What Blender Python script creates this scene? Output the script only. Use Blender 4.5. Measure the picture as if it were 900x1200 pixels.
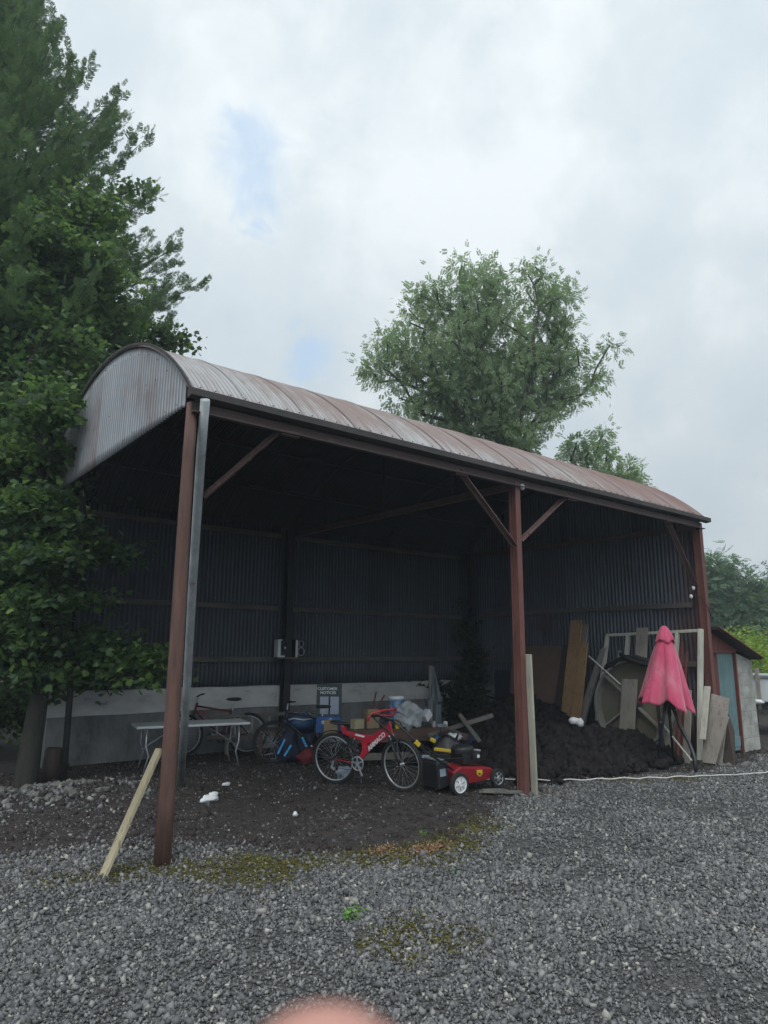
import bpy, bmesh, math, random
import numpy as np
from mathutils import Vector, Matrix, noise as mnoise
R = math.radians
random.seed(7); RNG = np.random.default_rng(11)
SC = bpy.context.scene; COL = SC.collection
for o in list(bpy.data.objects): bpy.data.objects.remove(o)

# ------------------------------------------------------------------ camera
cd = bpy.data.cameras.new('camera'); cam = bpy.data.objects.new('camera', cd); COL.objects.link(cam)
P_, A_, RO_ = 0.19921, 0.89767, 0.00722
fw = Vector((math.cos(A_)*math.cos(P_), math.sin(A_)*math.cos(P_), math.sin(P_)))
r0 = Vector((math.sin(A_), -math.cos(A_), 0)); u0 = r0.cross(fw)
rt = r0*math.cos(RO_) + u0*math.sin(RO_); up = rt.cross(fw)
M = Matrix((( rt.x, up.x, -fw.x, 0), (rt.y, up.y, -fw.y, 0), (rt.z, up.z, -fw.z, 1.7), (0, 0, 0, 1)))
cam.matrix_world = M
cd.sensor_fit = 'VERTICAL'; cd.sensor_height = 36; cd.sensor_width = 27
cd.lens = 36*800.915/1200
cd.clip_start = 0.01; cd.clip_end = 2000
cd.dof.use_dof = True; cd.dof.focus_distance = 8.0; cd.dof.aperture_fstop = 9.0
SC.camera = cam
SC.render.resolution_x = 768; SC.render.resolution_y = 1024

# ------------------------------------------------------------------ exposure, sky, sun
SC.view_settings.view_transform = 'Standard'; SC.view_settings.look = 'None'
SC.view_settings.gamma = 1; SC.view_settings.use_curve_mapping = False
SC.view_settings.exposure = 0.3
SUN_EL, SUN_AZ = R(58), R(-128)          # sun direction: azimuth measured from +Y towards +X
W = bpy.data.worlds.new("World"); SC.world = W; W.use_nodes = True
nt = W.node_tree; N = nt.nodes; L = nt.links; N.clear()
def nn(t, **k):
    n = N.new(t)
    for a, b in k.items(): setattr(n, a, b)
    return n
out = nn('ShaderNodeOutputWorld'); bg = nn('ShaderNodeBackground'); L.new(bg.outputs[0], out.inputs[0])
bg.inputs['Strength'].default_value = 0.1
sky = nn('ShaderNodeTexSky', sky_type='NISHITA'); sky.sun_disc = False
sky.sun_elevation = SUN_EL; sky.sun_rotation = SUN_AZ
tc = nn('ShaderNodeTexCoord')
def wnoise(scale, detail, dist=0.0, rough=.55, off=(0, 0, 0), sc=(1, 1, 1)):
    mp = nn('ShaderNodeMapping'); mp.inputs['Location'].default_value = off; mp.inputs['Scale'].default_value = sc
    L.new(tc.outputs['Generated'], mp.inputs[0])
    n = nn('ShaderNodeTexNoise'); n.inputs['Scale'].default_value = scale; n.inputs['Detail'].default_value = detail
    n.inputs['Distortion'].default_value = dist; n.inputs['Roughness'].default_value = rough
    L.new(mp.outputs[0], n.inputs['Vector']); return n.outputs['Fac']
def wmath(op, a, b=None):
    m = nn('ShaderNodeMath', operation=op)
    for i, v in enumerate((a, b)):
        if v is None: continue
        if isinstance(v, (int, float)): m.inputs[i].default_value = v
        else: L.new(v, m.inputs[i])
    return m.outputs[0]
def wramp(v, pts):
    r = nn('ShaderNodeValToRGB'); L.new(v, r.inputs[0]); e = r.color_ramp.elements
    while len(e) < len(pts): e.new(.5)
    for el, (p, c) in zip(e, pts): el.position = p; el.color = (*c, 1)
    return r.outputs[0]
big = wmath('ADD', wmath('MULTIPLY', wnoise(2.4, 9, 0.15, .55, (1.7, 0.4, 0.2), (1, 1, 1.3)), .66), wmath('MULTIPLY', wnoise(7.5, 9, .25, .6, (5.2, 1.4, 3.2)), .38))
CLOUD = wramp(big, [(.28, (5.3, 6.2, 6.9)), (.42, (6.3, 7.15, 7.75)), (.52, (6.9, 7.65, 8.1)), (.64, (8.3, 8.9, 9.2))])
# darker flatter cloud base to the right of the barn, brighter overhead
sep = nn('ShaderNodeSeparateXYZ'); L.new(tc.outputs['Generated'], sep.inputs[0])
dark = nn('ShaderNodeMapRange'); L.new(sep.outputs['Z'], dark.inputs[0])
dark.inputs[1].default_value = -.05; dark.inputs[2].default_value = .6; dark.inputs[3].default_value = .74; dark.inputs[4].default_value = 1.06
# added sky brightness round the sun, out of view, to light the yard
dt = nn('ShaderNodeVectorMath', operation='DOT_PRODUCT'); L.new(tc.outputs['Generated'], dt.inputs[0])
dt.inputs[1].default_value = (math.sin(SUN_AZ)*math.cos(SUN_EL), math.cos(SUN_AZ)*math.cos(SUN_EL), math.sin(SUN_EL))
glow = nn('ShaderNodeMapRange', interpolation_type='SMOOTHSTEP'); L.new(dt.outputs['Value'], glow.inputs[0]); glow.inputs[1].default_value = .35; glow.inputs[2].default_value = 1; glow.inputs[3].default_value = .86; glow.inputs[4].default_value = 1.7
sc_ = wmath('MULTIPLY', dark.outputs[0], glow.outputs[0])
cm = nn('ShaderNodeVectorMath', operation='SCALE'); L.new(CLOUD, cm.inputs[0]); L.new(sc_, cm.inputs['Scale'])
# blue gaps: small clearings in the cloud
def gap(d, size):
    dist = nn('ShaderNodeVectorMath', operation='DISTANCE'); L.new(tc.outputs['Generated'], dist.inputs[0]); dist.inputs[1].default_value = d
    nz = wnoise(17, 7, .8, .65, (3, 1, 0)); t = wmath('ADD', dist.outputs['Value'], wmath('MULTIPLY', wmath('SUBTRACT', nz, .5), .085))
    mr = nn('ShaderNodeMapRange', interpolation_type='SMOOTHSTEP'); L.new(t, mr.inputs[0]); mr.inputs[1].default_value = size*.1; mr.inputs[2].default_value = size*1.9
    mr.inputs[3].default_value = 1; mr.inputs[4].default_value = 0
    return mr.outputs[0]
def pd(x, y):
    return tuple((fw*800.9 + rt*(x-450) + up*(600-y)).normalized())
g = gap(pd(290, 175), .034)
for q_, s_ in ((pd(298, 205), .032), (pd(302, 235), .026), (pd(304, 262), .018), (pd(285, 150), .018), (pd(365, 412), .026), (pd(352, 432), .02)): g = wmath('MAXIMUM', g, gap(q_, s_))
g = wmath('MULTIPLY', g, .42)
mixn = nn('ShaderNodeMix', data_type='RGBA'); L.new(g, mixn.inputs[0]); L.new(cm.outputs[0], mixn.inputs[6])
blue = nn('ShaderNodeMix', data_type='RGBA', blend_type='ADD'); blue.inputs[0].default_value = 1
L.new(sky.outputs[0], blue.inputs[6]); blue.inputs[7].default_value = (1.6, 3.0, 4.6, 1)
L.new(blue.outputs[2], mixn.inputs[7])
L.new(mixn.outputs[2], bg.inputs[0])

sl = bpy.data.lights.new('sun', 'SUN'); sl.energy = 1.0; sl.angle = R(28); sl.color = (1, .97, .93)
so = bpy.data.objects.new('sun', sl); COL.objects.link(so)
sd = Vector((math.sin(SUN_AZ)*math.cos(SUN_EL), math.cos(SUN_AZ)*math.cos(SUN_EL), math.sin(SUN_EL)))
so.rotation_euler = sd.to_track_quat('Z', 'Y').to_euler(); so.location = (0, 0, 30)

# ------------------------------------------------------------------ helpers
def tag(o, label=None, cat=None, group=None, kind=None):
    if label: o['label'] = label
    if cat: o['category'] = cat
    if group: o['group'] = group
    if kind: o['kind'] = kind
    return o
def empty(name, loc, label, cat, group=None, rz=0, rx=0, ry=0):
    o = bpy.data.objects.new(name, None); COL.objects.link(o); o.empty_display_size = .2
    o.location = loc; o.rotation_euler = (rx, ry, rz); return tag(o, label, cat, group)
class MB:
    def __init__(s): s.v = []; s.f = []
    def add(s, vs, fs):
        b = len(s.v); s.v += [tuple(v) for v in vs]; s.f += [tuple(b+i for i in f) for f in fs]; return s
    def box(s, c, d, rot=None):
        hx, hy, hz = d[0]/2, d[1]/2, d[2]/2
        vs = [Vector((x, y, z)) for z in (-hz, hz) for y in (-hy, hy) for x in (-hx, hx)]
        if rot is not None: vs = [rot @ v for v in vs]
        c = Vector(c)
        return s.add([v+c for v in vs], [(0, 2, 3, 1), (4, 5, 7, 6), (0, 1, 5, 4), (2, 6, 7, 3), (0, 4, 6, 2), (1, 3, 7, 5)])
    def beam(s, a, b, w, h, upv=(0, 0, 1)):
        a, b = Vector(a), Vector(b); d = b-a; z = d.normalized(); x = Vector(upv).cross(z)
        if x.length < 1e-3: x = Vector((1, 0, 0)).cross(z)
        x.normalize(); y = z.cross(x); rot = Matrix((x, y, z)).transposed()
        return s.box((a+b)/2, (w, h, d.length), rot)
    def tube(s, pts, r, n=10, cap=True):
        pts = [Vector(p) for p in pts]; rs = r if isinstance(r, (list, tuple)) else [r]*len(pts)
        rings = []; x = None
        for i, p in enumerate(pts):
            t = (pts[min(i+1, len(pts)-1)] - pts[max(i-1, 0)]).normalized()
            if x is None:
                x = t.orthogonal().normalized()
            else:
                x = (x - t*x.dot(t)).normalized()
            y = t.cross(x)
            rings.append([p + (x*math.cos(2*math.pi*k/n) + y*math.sin(2*math.pi*k/n))*rs[i] for k in range(n)])
        vs = [v for rg in rings for v in rg]; fs = []
        for i in range(len(pts)-1):
            for k in range(n): fs.append((i*n+k, i*n+(k+1) % n, (i+1)*n+(k+1) % n, (i+1)*n+k))
        if cap: fs.append(tuple(range(n-1, -1, -1))); fs.append(tuple((len(pts)-1)*n+k for k in range(n)))
        return s.add(vs, fs)
    def lathe(s, prof, c=(0, 0, 0), axis='Z', n=24, close=False):
        vs = []; m = len(prof); fs = []
        for k in range(n):
            a = 2*math.pi*k/n
            for (r, z) in prof:
                p = (r*math.cos(a), r*math.sin(a), z)
                if axis == 'Y': p = (p[0], p[2], p[1])
                if axis == 'X': p = (p[2], p[0], p[1])
                vs.append((p[0]+c[0], p[1]+c[1], p[2]+c[2]))
        for k in range(n):
            for i in range(m-1 if not close else m):
                j = (i+1) % m; q = (k+1) % n
                fs.append((k*m+i, k*m+j, q*m+j, q*m+i))
        return s.add(vs, fs)
    def torus(s, c, R_, r, axis='Y', n=40, m=8, a0=0, a1=2*math.pi):
        full = abs(a1-a0-2*math.pi) < 1e-6; pts = []
        for k in range(n+(0 if full else 1)):
            a = a0+(a1-a0)*k/n; q = []
            for j in range(m):
                b = 2*math.pi*j/m; rr = R_+r*math.cos(b); h = r*math.sin(b)
                p = (rr*math.cos(a), h, rr*math.sin(a)) if axis == 'Y' else ((rr*math.cos(a), rr*math.sin(a), h) if axis == 'Z' else (h, rr*math.cos(a), rr*math.sin(a)))
                q.append((p[0]+c[0], p[1]+c[1], p[2]+c[2]))
            pts.append(q)
        K = len(pts); vs = [v for q in pts for v in q]; fs = []
        for k in range(K if full else K-1):
            for j in range(m): fs.append((k*m+j, ((k+1) % K)*m+j, ((k+1) % K)*m+(j+1) % m, k*m+(j+1) % m))
        return s.add(vs, fs)
    def prism(s, poly, y0, y1, f=None):       # polygon in xz extruded along y; f maps point
        n = len(poly); vs = [(x, y0, z) for x, z in poly]+[(x, y1, z) for x, z in poly]
        if f: vs = [f(Vector(v)) for v in vs]
        return s.add(vs, [tuple(range(n)), tuple(range(2*n-1, n-1, -1))]+[(i, i+n, (i+1) % n+n, (i+1) % n) for i in range(n)])
    def blob(s, c, d, seed=0, amp=.2, sub=2, rot=None, fq=1.6):
        bm = bmesh.new(); bmesh.ops.create_icosphere(bm, subdivisions=sub, radius=1)
        vs = []
        for v in bm.verts:
            k = 1+amp*mnoise.noise(v.co*fq+Vector((seed*3.1, seed, 0)))*1.6
            q = Vector((v.co.x*d[0]*k/2, v.co.y*d[1]*k/2, v.co.z*d[2]*k/2))
            if rot is not None: q = rot @ q
            vs.append(q+Vector(c))
        fs = [tuple(v.index for v in f.verts) for f in bm.faces]; bm.free()
        return s.add(vs, fs)
    def build(s, name, m, parent=None, smooth=False, bevel=0, auto=None):
        me = bpy.data.meshes.new(name); me.from_pydata(s.v, [], s.f); me.validate()
        bm = bmesh.new(); bm.from_mesh(me); bmesh.ops.recalc_face_normals(bm, faces=bm.faces); bm.to_mesh(me); bm.free()
        me.materials.append(m)
        if smooth or auto:
            me.polygons.foreach_set('use_smooth', [True]*len(me.polygons))
            if auto: me.set_sharp_from_angle(angle=R(auto))
        o = bpy.data.objects.new(name, me); COL.objects.link(o)
        if bevel:
            b = o.modifiers.new('bevel', 'BEVEL'); b.width = bevel; b.segments = 2; b.limit_method = 'ANGLE'; b.angle_limit = R(40)
        if parent: o.parent = parent
        return o
def rot(rx=0, ry=0, rz=0):
    return (Matrix.Rotation(R(rz), 3, 'Z') @ Matrix.Rotation(R(ry), 3, 'Y') @ Matrix.Rotation(R(rx), 3, 'X'))

# ------------------------------------------------------------------ materials
def NT(name):
    m = bpy.data.materials.new(name); m.use_nodes = True; t = m.node_tree; t.nodes.clear()
    o = t.nodes.new('ShaderNodeOutputMaterial'); b = t.nodes.new('ShaderNodeBsdfPrincipled'); t.links.new(b.outputs[0], o.inputs[0])
    return m, t, b, o
def tnoise(t, scale, detail=6, rough=.6, sc=(1, 1, 1), dist=0, off=0, coord='Object'):
    c = t.nodes.new('ShaderNodeTexCoord'); mp = t.nodes.new('ShaderNodeMapping'); mp.inputs['Scale'].default_value = sc
    mp.inputs['Location'].default_value = (off, off*.7, off*1.3)
    t.links.new(c.outputs[coord], mp.inputs[0])
    n = t.nodes.new('ShaderNodeTexNoise'); n.inputs['Scale'].default_value = scale; n.inputs['Detail'].default_value = detail
    n.inputs['Roughness'].default_value = rough; n.inputs['Distortion'].default_value = dist
    t.links.new(mp.outputs[0], n.inputs['Vector']); return n.outputs['Fac']
def tramp(t, v, pts, interp='LINEAR'):
    r = t.nodes.new('ShaderNodeValToRGB'); t.links.new(v, r.inputs[0]); e = r.color_ramp.elements; r.color_ramp.interpolation = interp
    while len(e) < len(pts): e.new(.5)
    for el, (p, c) in zip(e, pts):
        el.position = p; el.color = (*(c if isinstance(c, (tuple, list)) else (c, c, c)), 1)
    return r.outputs[0]
def tmix(t, f, a, b, mode='MIX'):
    m = t.nodes.new('ShaderNodeMix'); m.data_type = 'RGBA'; m.blend_type = mode
    for i, v in ((0, f), (6, a), (7, b)):
        if isinstance(v, (int, float)): m.inputs[i].default_value = v
        elif isinstance(v, tuple): m.inputs[i].default_value = (*v, 1)
        else: t.links.new(v, m.inputs[i])
    return m.outputs[2]
def tmath(t, op, a, b=0):
    m = t.nodes.new('ShaderNodeMath'); m.operation = op
    for i, v in enumerate((a, b)):
        if isinstance(v, (int, float)): m.inputs[i].default_value = v
        else: t.links.new(v, m.inputs[i])
    return m.outputs[0]
def tbump(t, b, v, strength=.3, dist=.01):
    n = t.nodes.new('ShaderNodeBump'); n.inputs['Strength'].default_value = strength; n.inputs['Distance'].default_value = dist
    t.links.new(v, n.inputs['Height']); t.links.new(n.outputs[0], b.inputs['Normal'])
def simple(name, c1, c2=None, rough=.7, metal=0, scale=8, sc=(1, 1, 1), bump=.2, bdist=.004, c3=None, spec=.5):
    m, t, b, o = NT(name); b.inputs['Roughness'].default_value = rough; b.inputs['Metallic'].default_value = metal
    b.inputs['Specular IOR Level'].default_value = spec
    if c2 is None: c2 = tuple(x*.75 for x in c1)
    n = tnoise(t, scale, 8, .65, sc)
    pts = [(.32, c1), (.6, c2)] + ([(.72, c3)] if c3 else [])
    L_ = tramp(t, n, pts); t.links.new(L_, b.inputs['Base Color'])
    n2 = tnoise(t, scale*6, 5, .7, sc, off=4)
    r2 = tramp(t, n2, [(.3, max(0, rough-.12)), (.7, min(1, rough+.15))]); t.links.new(r2, b.inputs['Roughness'])
    if bump: tbump(t, b, n2, bump, bdist)
    return m
def wood(name, c1, c2, c3, axis='Z', rough=.8, knots=False):
    sc = {'Z': (14, 14, 1), 'X': (1, 14, 14), 'Y': (14, 1, 14)}[axis]
    m, t, b, o = NT(name); b.inputs['Roughness'].default_value = rough
    g_ = tnoise(t, 2.2, 9, .65, sc, dist=.5); g2 = tnoise(t, 1.3, 5, .6, (1, 1, 1), off=3)
    col = tramp(t, g_, [(.3, c1), (.5, c2), (.68, c3)])
    col = tmix(t, tramp(t, g2, [(.35, 0.0), (.7, .6)]), col, tuple(x*.55 for x in c1))
    if knots:
        n = tnoise(t, 30, 2, .5, off=7); col = tmix(t, tramp(t, n, [(.66, 0.), (.7, .8)]), col, (.05, .025, .012))
    t.links.new(col, b.inputs['Base Color']); tbump(t, b, g_, .45, .004)
    return m
def corrugated(name, base, pale, rust, amount=.5, front=None, rough=.6, metal=.3, axis='X', streak='Z', groove=.6, groove_sign=-1):
    """weathered sheet iron: sheet-wise tone, run-down streaks and rust"""
    m, t, b, o = NT(name); b.inputs['Metallic'].default_value = metal
    c = t.nodes.new('ShaderNodeTexCoord'); s = t.nodes.new('ShaderNodeSeparateXYZ'); t.links.new(c.outputs['Object'], s.inputs[0])
    sheet = tmath(t, 'FLOOR', tmath(t, 'DIVIDE', s.outputs[axis], .66))
    wn = t.nodes.new('ShaderNodeTexWhiteNoise'); wn.noise_dimensions = '1D'; t.links.new(sheet, wn.inputs['W'])
    scv = (9, 9, 9); i = 'XYZ'.index(streak); scv = tuple(.8 if k == i else 9 for k in range(3))
    n1 = tnoise(t, 1.6, 8, .65, scv); n2 = tnoise(t, 1.1, 6, .6, off=5); n3 = tnoise(t, 45, 4, .7, off=2)
    col = tramp(t, n1, [(.3, base), (.62, pale)])
    col = tmix(t, tmath(t, 'MULTIPLY', wn.outputs[0], .35), col, tuple(x*.6 for x in base))
    fac = tmath(t, 'ADD', tmath(t, 'MULTIPLY', n1, .55), tmath(t, 'MULTIPLY', n2, .6))
    fac = tmath(t, 'ADD', fac, tmath(t, 'MULTIPLY', wn.outputs[0], .12))
    if front:                    # more rust along one axis: (axis, start, end, amount)
        mr = t.nodes.new('ShaderNodeMapRange'); t.links.new(s.outputs[front[0]], mr.inputs[0])
        mr.inputs[1].default_value = front[1]; mr.inputs[2].default_value = front[2]; mr.inputs[4].default_value = front[3]
        fac = tmath(t, 'ADD', fac, mr.outputs[0])
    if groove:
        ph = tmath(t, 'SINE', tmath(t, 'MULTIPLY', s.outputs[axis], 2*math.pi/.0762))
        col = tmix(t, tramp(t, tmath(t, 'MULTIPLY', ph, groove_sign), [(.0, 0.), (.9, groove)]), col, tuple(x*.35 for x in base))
    rf = tramp(t, fac, [(.72-amount*.3, 0.0), (.95-amount*.3, .9)])
    rc = tmix(t, n3, rust, tuple(x*.55 for x in rust))
    col = tmix(t, rf, col, rc)
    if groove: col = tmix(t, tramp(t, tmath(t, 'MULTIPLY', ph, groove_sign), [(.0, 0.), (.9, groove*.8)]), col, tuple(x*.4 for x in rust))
    t.links.new(col, b.inputs['Base Color'])
    t.links.new(tramp(t, rf, [(0, rough), (1, .9)]), b.inputs['Roughness'])
    tbump(t, b, n3, .25, .003)
    return m
MAT = dict(
 steel_red=simple('oxide red painted steel', (.17, .066, .052), (.115, .046, .038), .7, 0, 11, (1, 1, .3), .6, c3=(.06, .034, .03)),
 pole_brown=simple('red brown tarred pole', (.135, .068, .052), (.085, .046, .037), .8, 0, 7, (3, 3, .35), .6, c3=(.045, .03, .026)),
 beam=simple('dark rusty beam', (.09, .058, .053), (.06, .042, .04), .75, 0, 9, (.3, 1, 1), .5, c3=(.13, .075, .065)),
 brace=simple('rusty angle iron', (.14, .078, .068), (.09, .052, .046), .7, 0, 9, (1, 1, 1), .4, c3=(.2, .13, .12)),
 galv=simple('galvanised tube', (.46, .49, .50), (.30, .33, .34), .6, .1, 7, (1, 1, .35), .3, c3=(.2, .15, .13)),
 dark_steel=simple('dark old steel', (.028, .026, .028), (.018, .017, .02), .7, 0, 6),
 gutter=simple('weathered dark fascia', (.07, .06, .058), (.04, .035, .036), .8, 0, 6, (.3, 1, 1), .4),
 rail=wood('old rail timber', (.10, .085, .075), (.15, .13, .115), (.06, .05, .045), 'X'),
 roof=corrugated('roof iron', (.27, .26, .265), (.42, .405, .41), (.26, .145, .13), .45, ('X', 3.0, 11.5, .26), .55, .25, 'X', 'Y'),
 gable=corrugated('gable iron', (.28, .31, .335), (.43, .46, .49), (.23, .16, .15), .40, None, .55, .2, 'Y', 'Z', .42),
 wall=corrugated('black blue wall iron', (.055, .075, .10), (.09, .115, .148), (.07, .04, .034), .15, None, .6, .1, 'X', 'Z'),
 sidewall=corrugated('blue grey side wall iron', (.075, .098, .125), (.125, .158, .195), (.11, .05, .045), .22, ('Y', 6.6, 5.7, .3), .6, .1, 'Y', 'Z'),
 redsheet=corrugated('red shed fascia', (.16, .04, .033), (.20, .06, .05), (.09, .03, .024), .3, None, .7, 0, 'X', 'Z'),
 render_pale=simple('pale lime render', (.64, .64, .63), (.5, .5, .5), .9, 0, 2.2, (1, 1, 2), .5, .01, c3=(.2, .185, .17)),
 concrete=simple('damp old concrete', (.25, .255, .255), (.13, .135, .14), .9, 0, 2.5, (1, 1, .6), .5, .012, c3=(.05, .052, .05)),
 black=simple('black plastic', (.02, .02, .022), (.012, .012, .014), .45, 0, 10, bump=.1),
 rubber=simple('black rubber', (.018, .018, .019), (.012, .012, .012), .85, 0, 30),
 dullsilver=simple('dull alloy', (.5, .52, .54), (.35, .37, .39), .35, .6, 12, bump=.08),
 white=simple('white plastic', (.72, .73, .74), (.6, .61, .62), .45, 0, 7, bump=.08),
 cream=wood('flaked cream paint', (.58, .57, .48), (.66, .65, .56), (.38, .36, .28), 'Z'),
 tabletop=simple('pale grey table plastic', (.66, .70, .70), (.58, .61, .62), .45, 0, 6),
 bikered=simple('glossy red paint', (.46, .016, .035), (.37, .014, .03), .35, 0, 8, bump=.03),
 mowred=simple('mower red paint', (.26, .012, .022), (.2, .01, .018), .35, 0, 8, bump=.05),
 darkred=simple('dark red cloth', (.16, .015, .018), (.1, .01, .012), .8, 0, 8),
 blue=simple('blue vinyl', (.03, .11, .24), (.02, .06, .14), .5, 0, 6),
 navy=simple('navy cloth', (.012, .02, .045), (.008, .013, .03), .8, 0, 8),
 cyan=simple('bright blue stripe', (.08, .45, .85), (.04, .28, .6), .5, 0, 8),
 green_board=simple('dark green board', (.03, .055, .055), (.022, .04, .042), .5, 0, 5),
 pane=simple('frosted notice pane', (.33, .37, .45), (.27, .31, .39), .25, 0, 4, bump=.02),
 cardboard=simple('cardboard', (.30, .22, .13), (.22, .16, .10), .9, 0, 5),
 bench=wood('brown bench timber', (.075, .04, .028), (.11, .062, .045), (.045, .025, .018), 'X'),
 greywood=wood('silvered old timber', (.25, .23, .195), (.33, .30, .26), (.16, .14, .12), 'Z'),
 greywood_h=wood('silvered lying timber', (.12, .105, .09), (.17, .15, .13), (.07, .06, .05), 'X'),
 tanwood=wood('raw orange pine', (.38, .22, .11), (.46, .28, .14), (.26, .14, .07), 'Z', knots=True),
 newwood=wood('pale splintered pine', (.34, .29, .19), (.42, .37, .25), (.2, .16, .10), 'Z'),
 splint=wood('lichened pale post', (.33, .32, .25), (.4, .39, .32), (.22, .21, .16), 'Z'),
 plywood=simple('red brown hardboard', (.21, .125, .10), (.15, .09, .075), .85, 0, 1.5, (1, 1, 1), .2),
 disc=simple('algae stained drum board', (.12, .115, .07), (.16, .14, .11), .9, 0, 2.5, (1, 1, 1), .4, .01, c3=(.085, .095, .045)),
 drumrim=simple('grey drum rim', (.30, .30, .26), (.2, .2, .175), .8, 0, 5, (1, 1, 1), .4),
 redwood=simple('dark red painted lath', (.16, .035, .028), (.11, .026, .022), .8, 0, 6),
 pink=None, sod=None, leaf=None,
 teal=wood('faded teal door paint', (.11, .19, .20), (.15, .25, .255), (.07, .135, .145), 'Z'),
 block=None,
 rope=simple('white rope', (.62, .61, .57), (.45, .44, .41), .85, 0, 60),
 yellow=simple('yellow plastic', (.6, .42, .03), (.5, .35, .02), .5, 0, 8),
 tarp=simple('grey blue tarpaulin', (.17, .20, .22), (.12, .14, .16), .6, 0, 3, bump=.3, bdist=.01),
 stone_pale=simple('pale rubble stone', (.15, .145, .13), (.085, .082, .076), .95, 0, 12, bump=.6, bdist=.01),
 stump=wood('stump', (.05, .035, .028), (.07, .05, .04), (.03, .02, .018)),
 ivy=simple('ivy leaf', (.018, .035, .016), (.012, .022, .01), .6, 0, 5),
 skin=simple('skin', (.46, .24, .19), (.42, .2, .16), .5, 0, 30, bump=.1),
)
def leafmat(name, c_dark, c_mid, c_light, trans=.35):
    m, t, b, o = NT(name); b.inputs['Roughness'].default_value = .55; b.inputs['Specular IOR Level'].default_value = .35
    a = t.nodes.new('ShaderNodeAttribute'); a.attribute_name = 'tint'
    col = tramp(t, a.outputs['Fac'], [(0, c_dark), (.5, c_mid), (1, c_light)])
    t.links.new(col, b.inputs['Base Color'])
    tr = t.nodes.new('ShaderNodeBsdfTranslucent')
    t.links.new(tmix(t, .6, col, (.13, .22, .04), 'ADD'), tr.inputs[0])
    ms = t.nodes.new('ShaderNodeMixShader'); ms.inputs[0].default_value = trans
    t.links.new(b.outputs[0], ms.inputs[1]); t.links.new(tr.outputs[0], ms.inputs[2]); t.links.new(ms.outputs[0], o.inputs[0])
    return m
MAT['ash'] = leafmat('ash leaf', (.11, .165, .085), (.19, .26, .14), (.30, .38, .20), .5)
MAT['syc'] = leafmat('sycamore leaf', (.022, .05, .026), (.052, .105, .04), (.18, .28, .07), .40)
MAT['conifer'] = leafmat('cypress spray', (.055, .095, .052), (.085, .145, .068), (.14, .21, .085), .32)
MAT['farleaf'] = leafmat('far leaf', (.07, .12, .075), (.10, .165, .09), (.15, .23, .10), .35)
MAT['hedgeleaf'] = leafmat('yellow hedge leaf', (.14, .21, .03), (.22, .32, .04), (.36, .46, .06), .4)
MAT['weedleaf'] = leafmat('weed leaf', (.07, .18, .03), (.11, .28, .04), (.2, .42, .07), .4)
MAT['ivyleaf'] = leafmat('ivy leaf', (.012, .026, .012), (.018, .036, .016), (.03, .055, .02), .1)
MAT['bark'] = simple('bark', (.085, .08, .062), (.05, .048, .038), .95, 0, 6, (3, 3, .5), .8, .02, c3=(.06, .075, .035))
MAT['bark_dark'] = simple('mossy dark bark', (.045, .045, .034), (.028, .028, .022), .95, 0, 5, (3, 3, .5), .9, .03, c3=(.04, .052, .022))
m, t, b, o = NT('faded pink cloth'); b.inputs['Roughness'].default_value = .85
n = tnoise(t, 3, 6, .6, (1, 1, .5)); n2 = tnoise(t, 60, 3, .7)
b.inputs['Sheen Weight'].default_value = .2
n3_ = tnoise(t, 7, 5, .6, (1.5, 1.5, .5), dist=.8)
t.links.new(tramp(t, n, [(.3, (.50, .035, .10)), (.5, (.52, .07, .145)), (.68, (.54, .16, .22))]), b.inputs['Base Color']); tbump(t, b, tmath(t, 'ADD', n3_, tmath(t, 'MULTIPLY', n2, .05)), .7, .03)
b.inputs['Sheen Weight'].default_value = .3
MAT['pink'] = m
m, t, b, o = NT('turf sod'); b.inputs['Roughness'].default_value = .95; b.inputs['Specular IOR Level'].default_value = .2
n = tnoise(t, 14, 8, .7); t.links.new(tramp(t, n, [(.3, (.009, .0078, .0084)), (.55, (.017, .0145, .015)), (.74, (.048, .040, .038))]), b.inputs['Base Color']); tbump(t, b, n, .8, .02)
MAT['sod'] = m
m, t, b, o = NT('cement block wall'); b.inputs['Roughness'].default_value = .95
c = t.nodes.new('ShaderNodeTexCoord'); mp = t.nodes.new('ShaderNodeMapping'); mp.inputs['Rotation'].default_value = (R(90), 0, 0); t.links.new(c.outputs['Object'], mp.inputs[0])
bk = t.nodes.new('ShaderNodeTexBrick'); t.links.new(mp.outputs[0], bk.inputs[0]); bk.inputs['Scale'].default_value = 1
bk.inputs['Brick Width'].default_value = .45; bk.inputs['Row Height'].default_value = .225; bk.inputs['Mortar Size'].default_value = .008; bk.inputs['Mortar Smooth'].default_value = .5
bk.inputs['Color1'].default_value = (.42, .42, .38, 1); bk.inputs['Color2'].default_value = (.48, .48, .44, 1); bk.inputs['Mortar'].default_value = (.36, .36, .33, 1)
n = tnoise(t, 4, 8, .65); col = tmix(t, tramp(t, n, [(.35, 0.), (.65, .9)]), bk.outputs[0], (.2, .2, .175))
t.links.new(col, b.inputs['Base Color']); tbump(t, b, tmath(t, 'SUBTRACT', n, bk.outputs['Fac']), .5, .006)
MAT['block'] = m
# clear plastic bag
m, t, b, o = NT('crumpled clear plastic'); b.inputs['Base Color'].default_value = (.6, .64, .66, 1); b.inputs['Roughness'].default_value = .3; b.inputs['Alpha'].default_value = .45
tbump(t, b, tnoise(t, 9, 5, .7), .8, .02); MAT['bag'] = m
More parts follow.
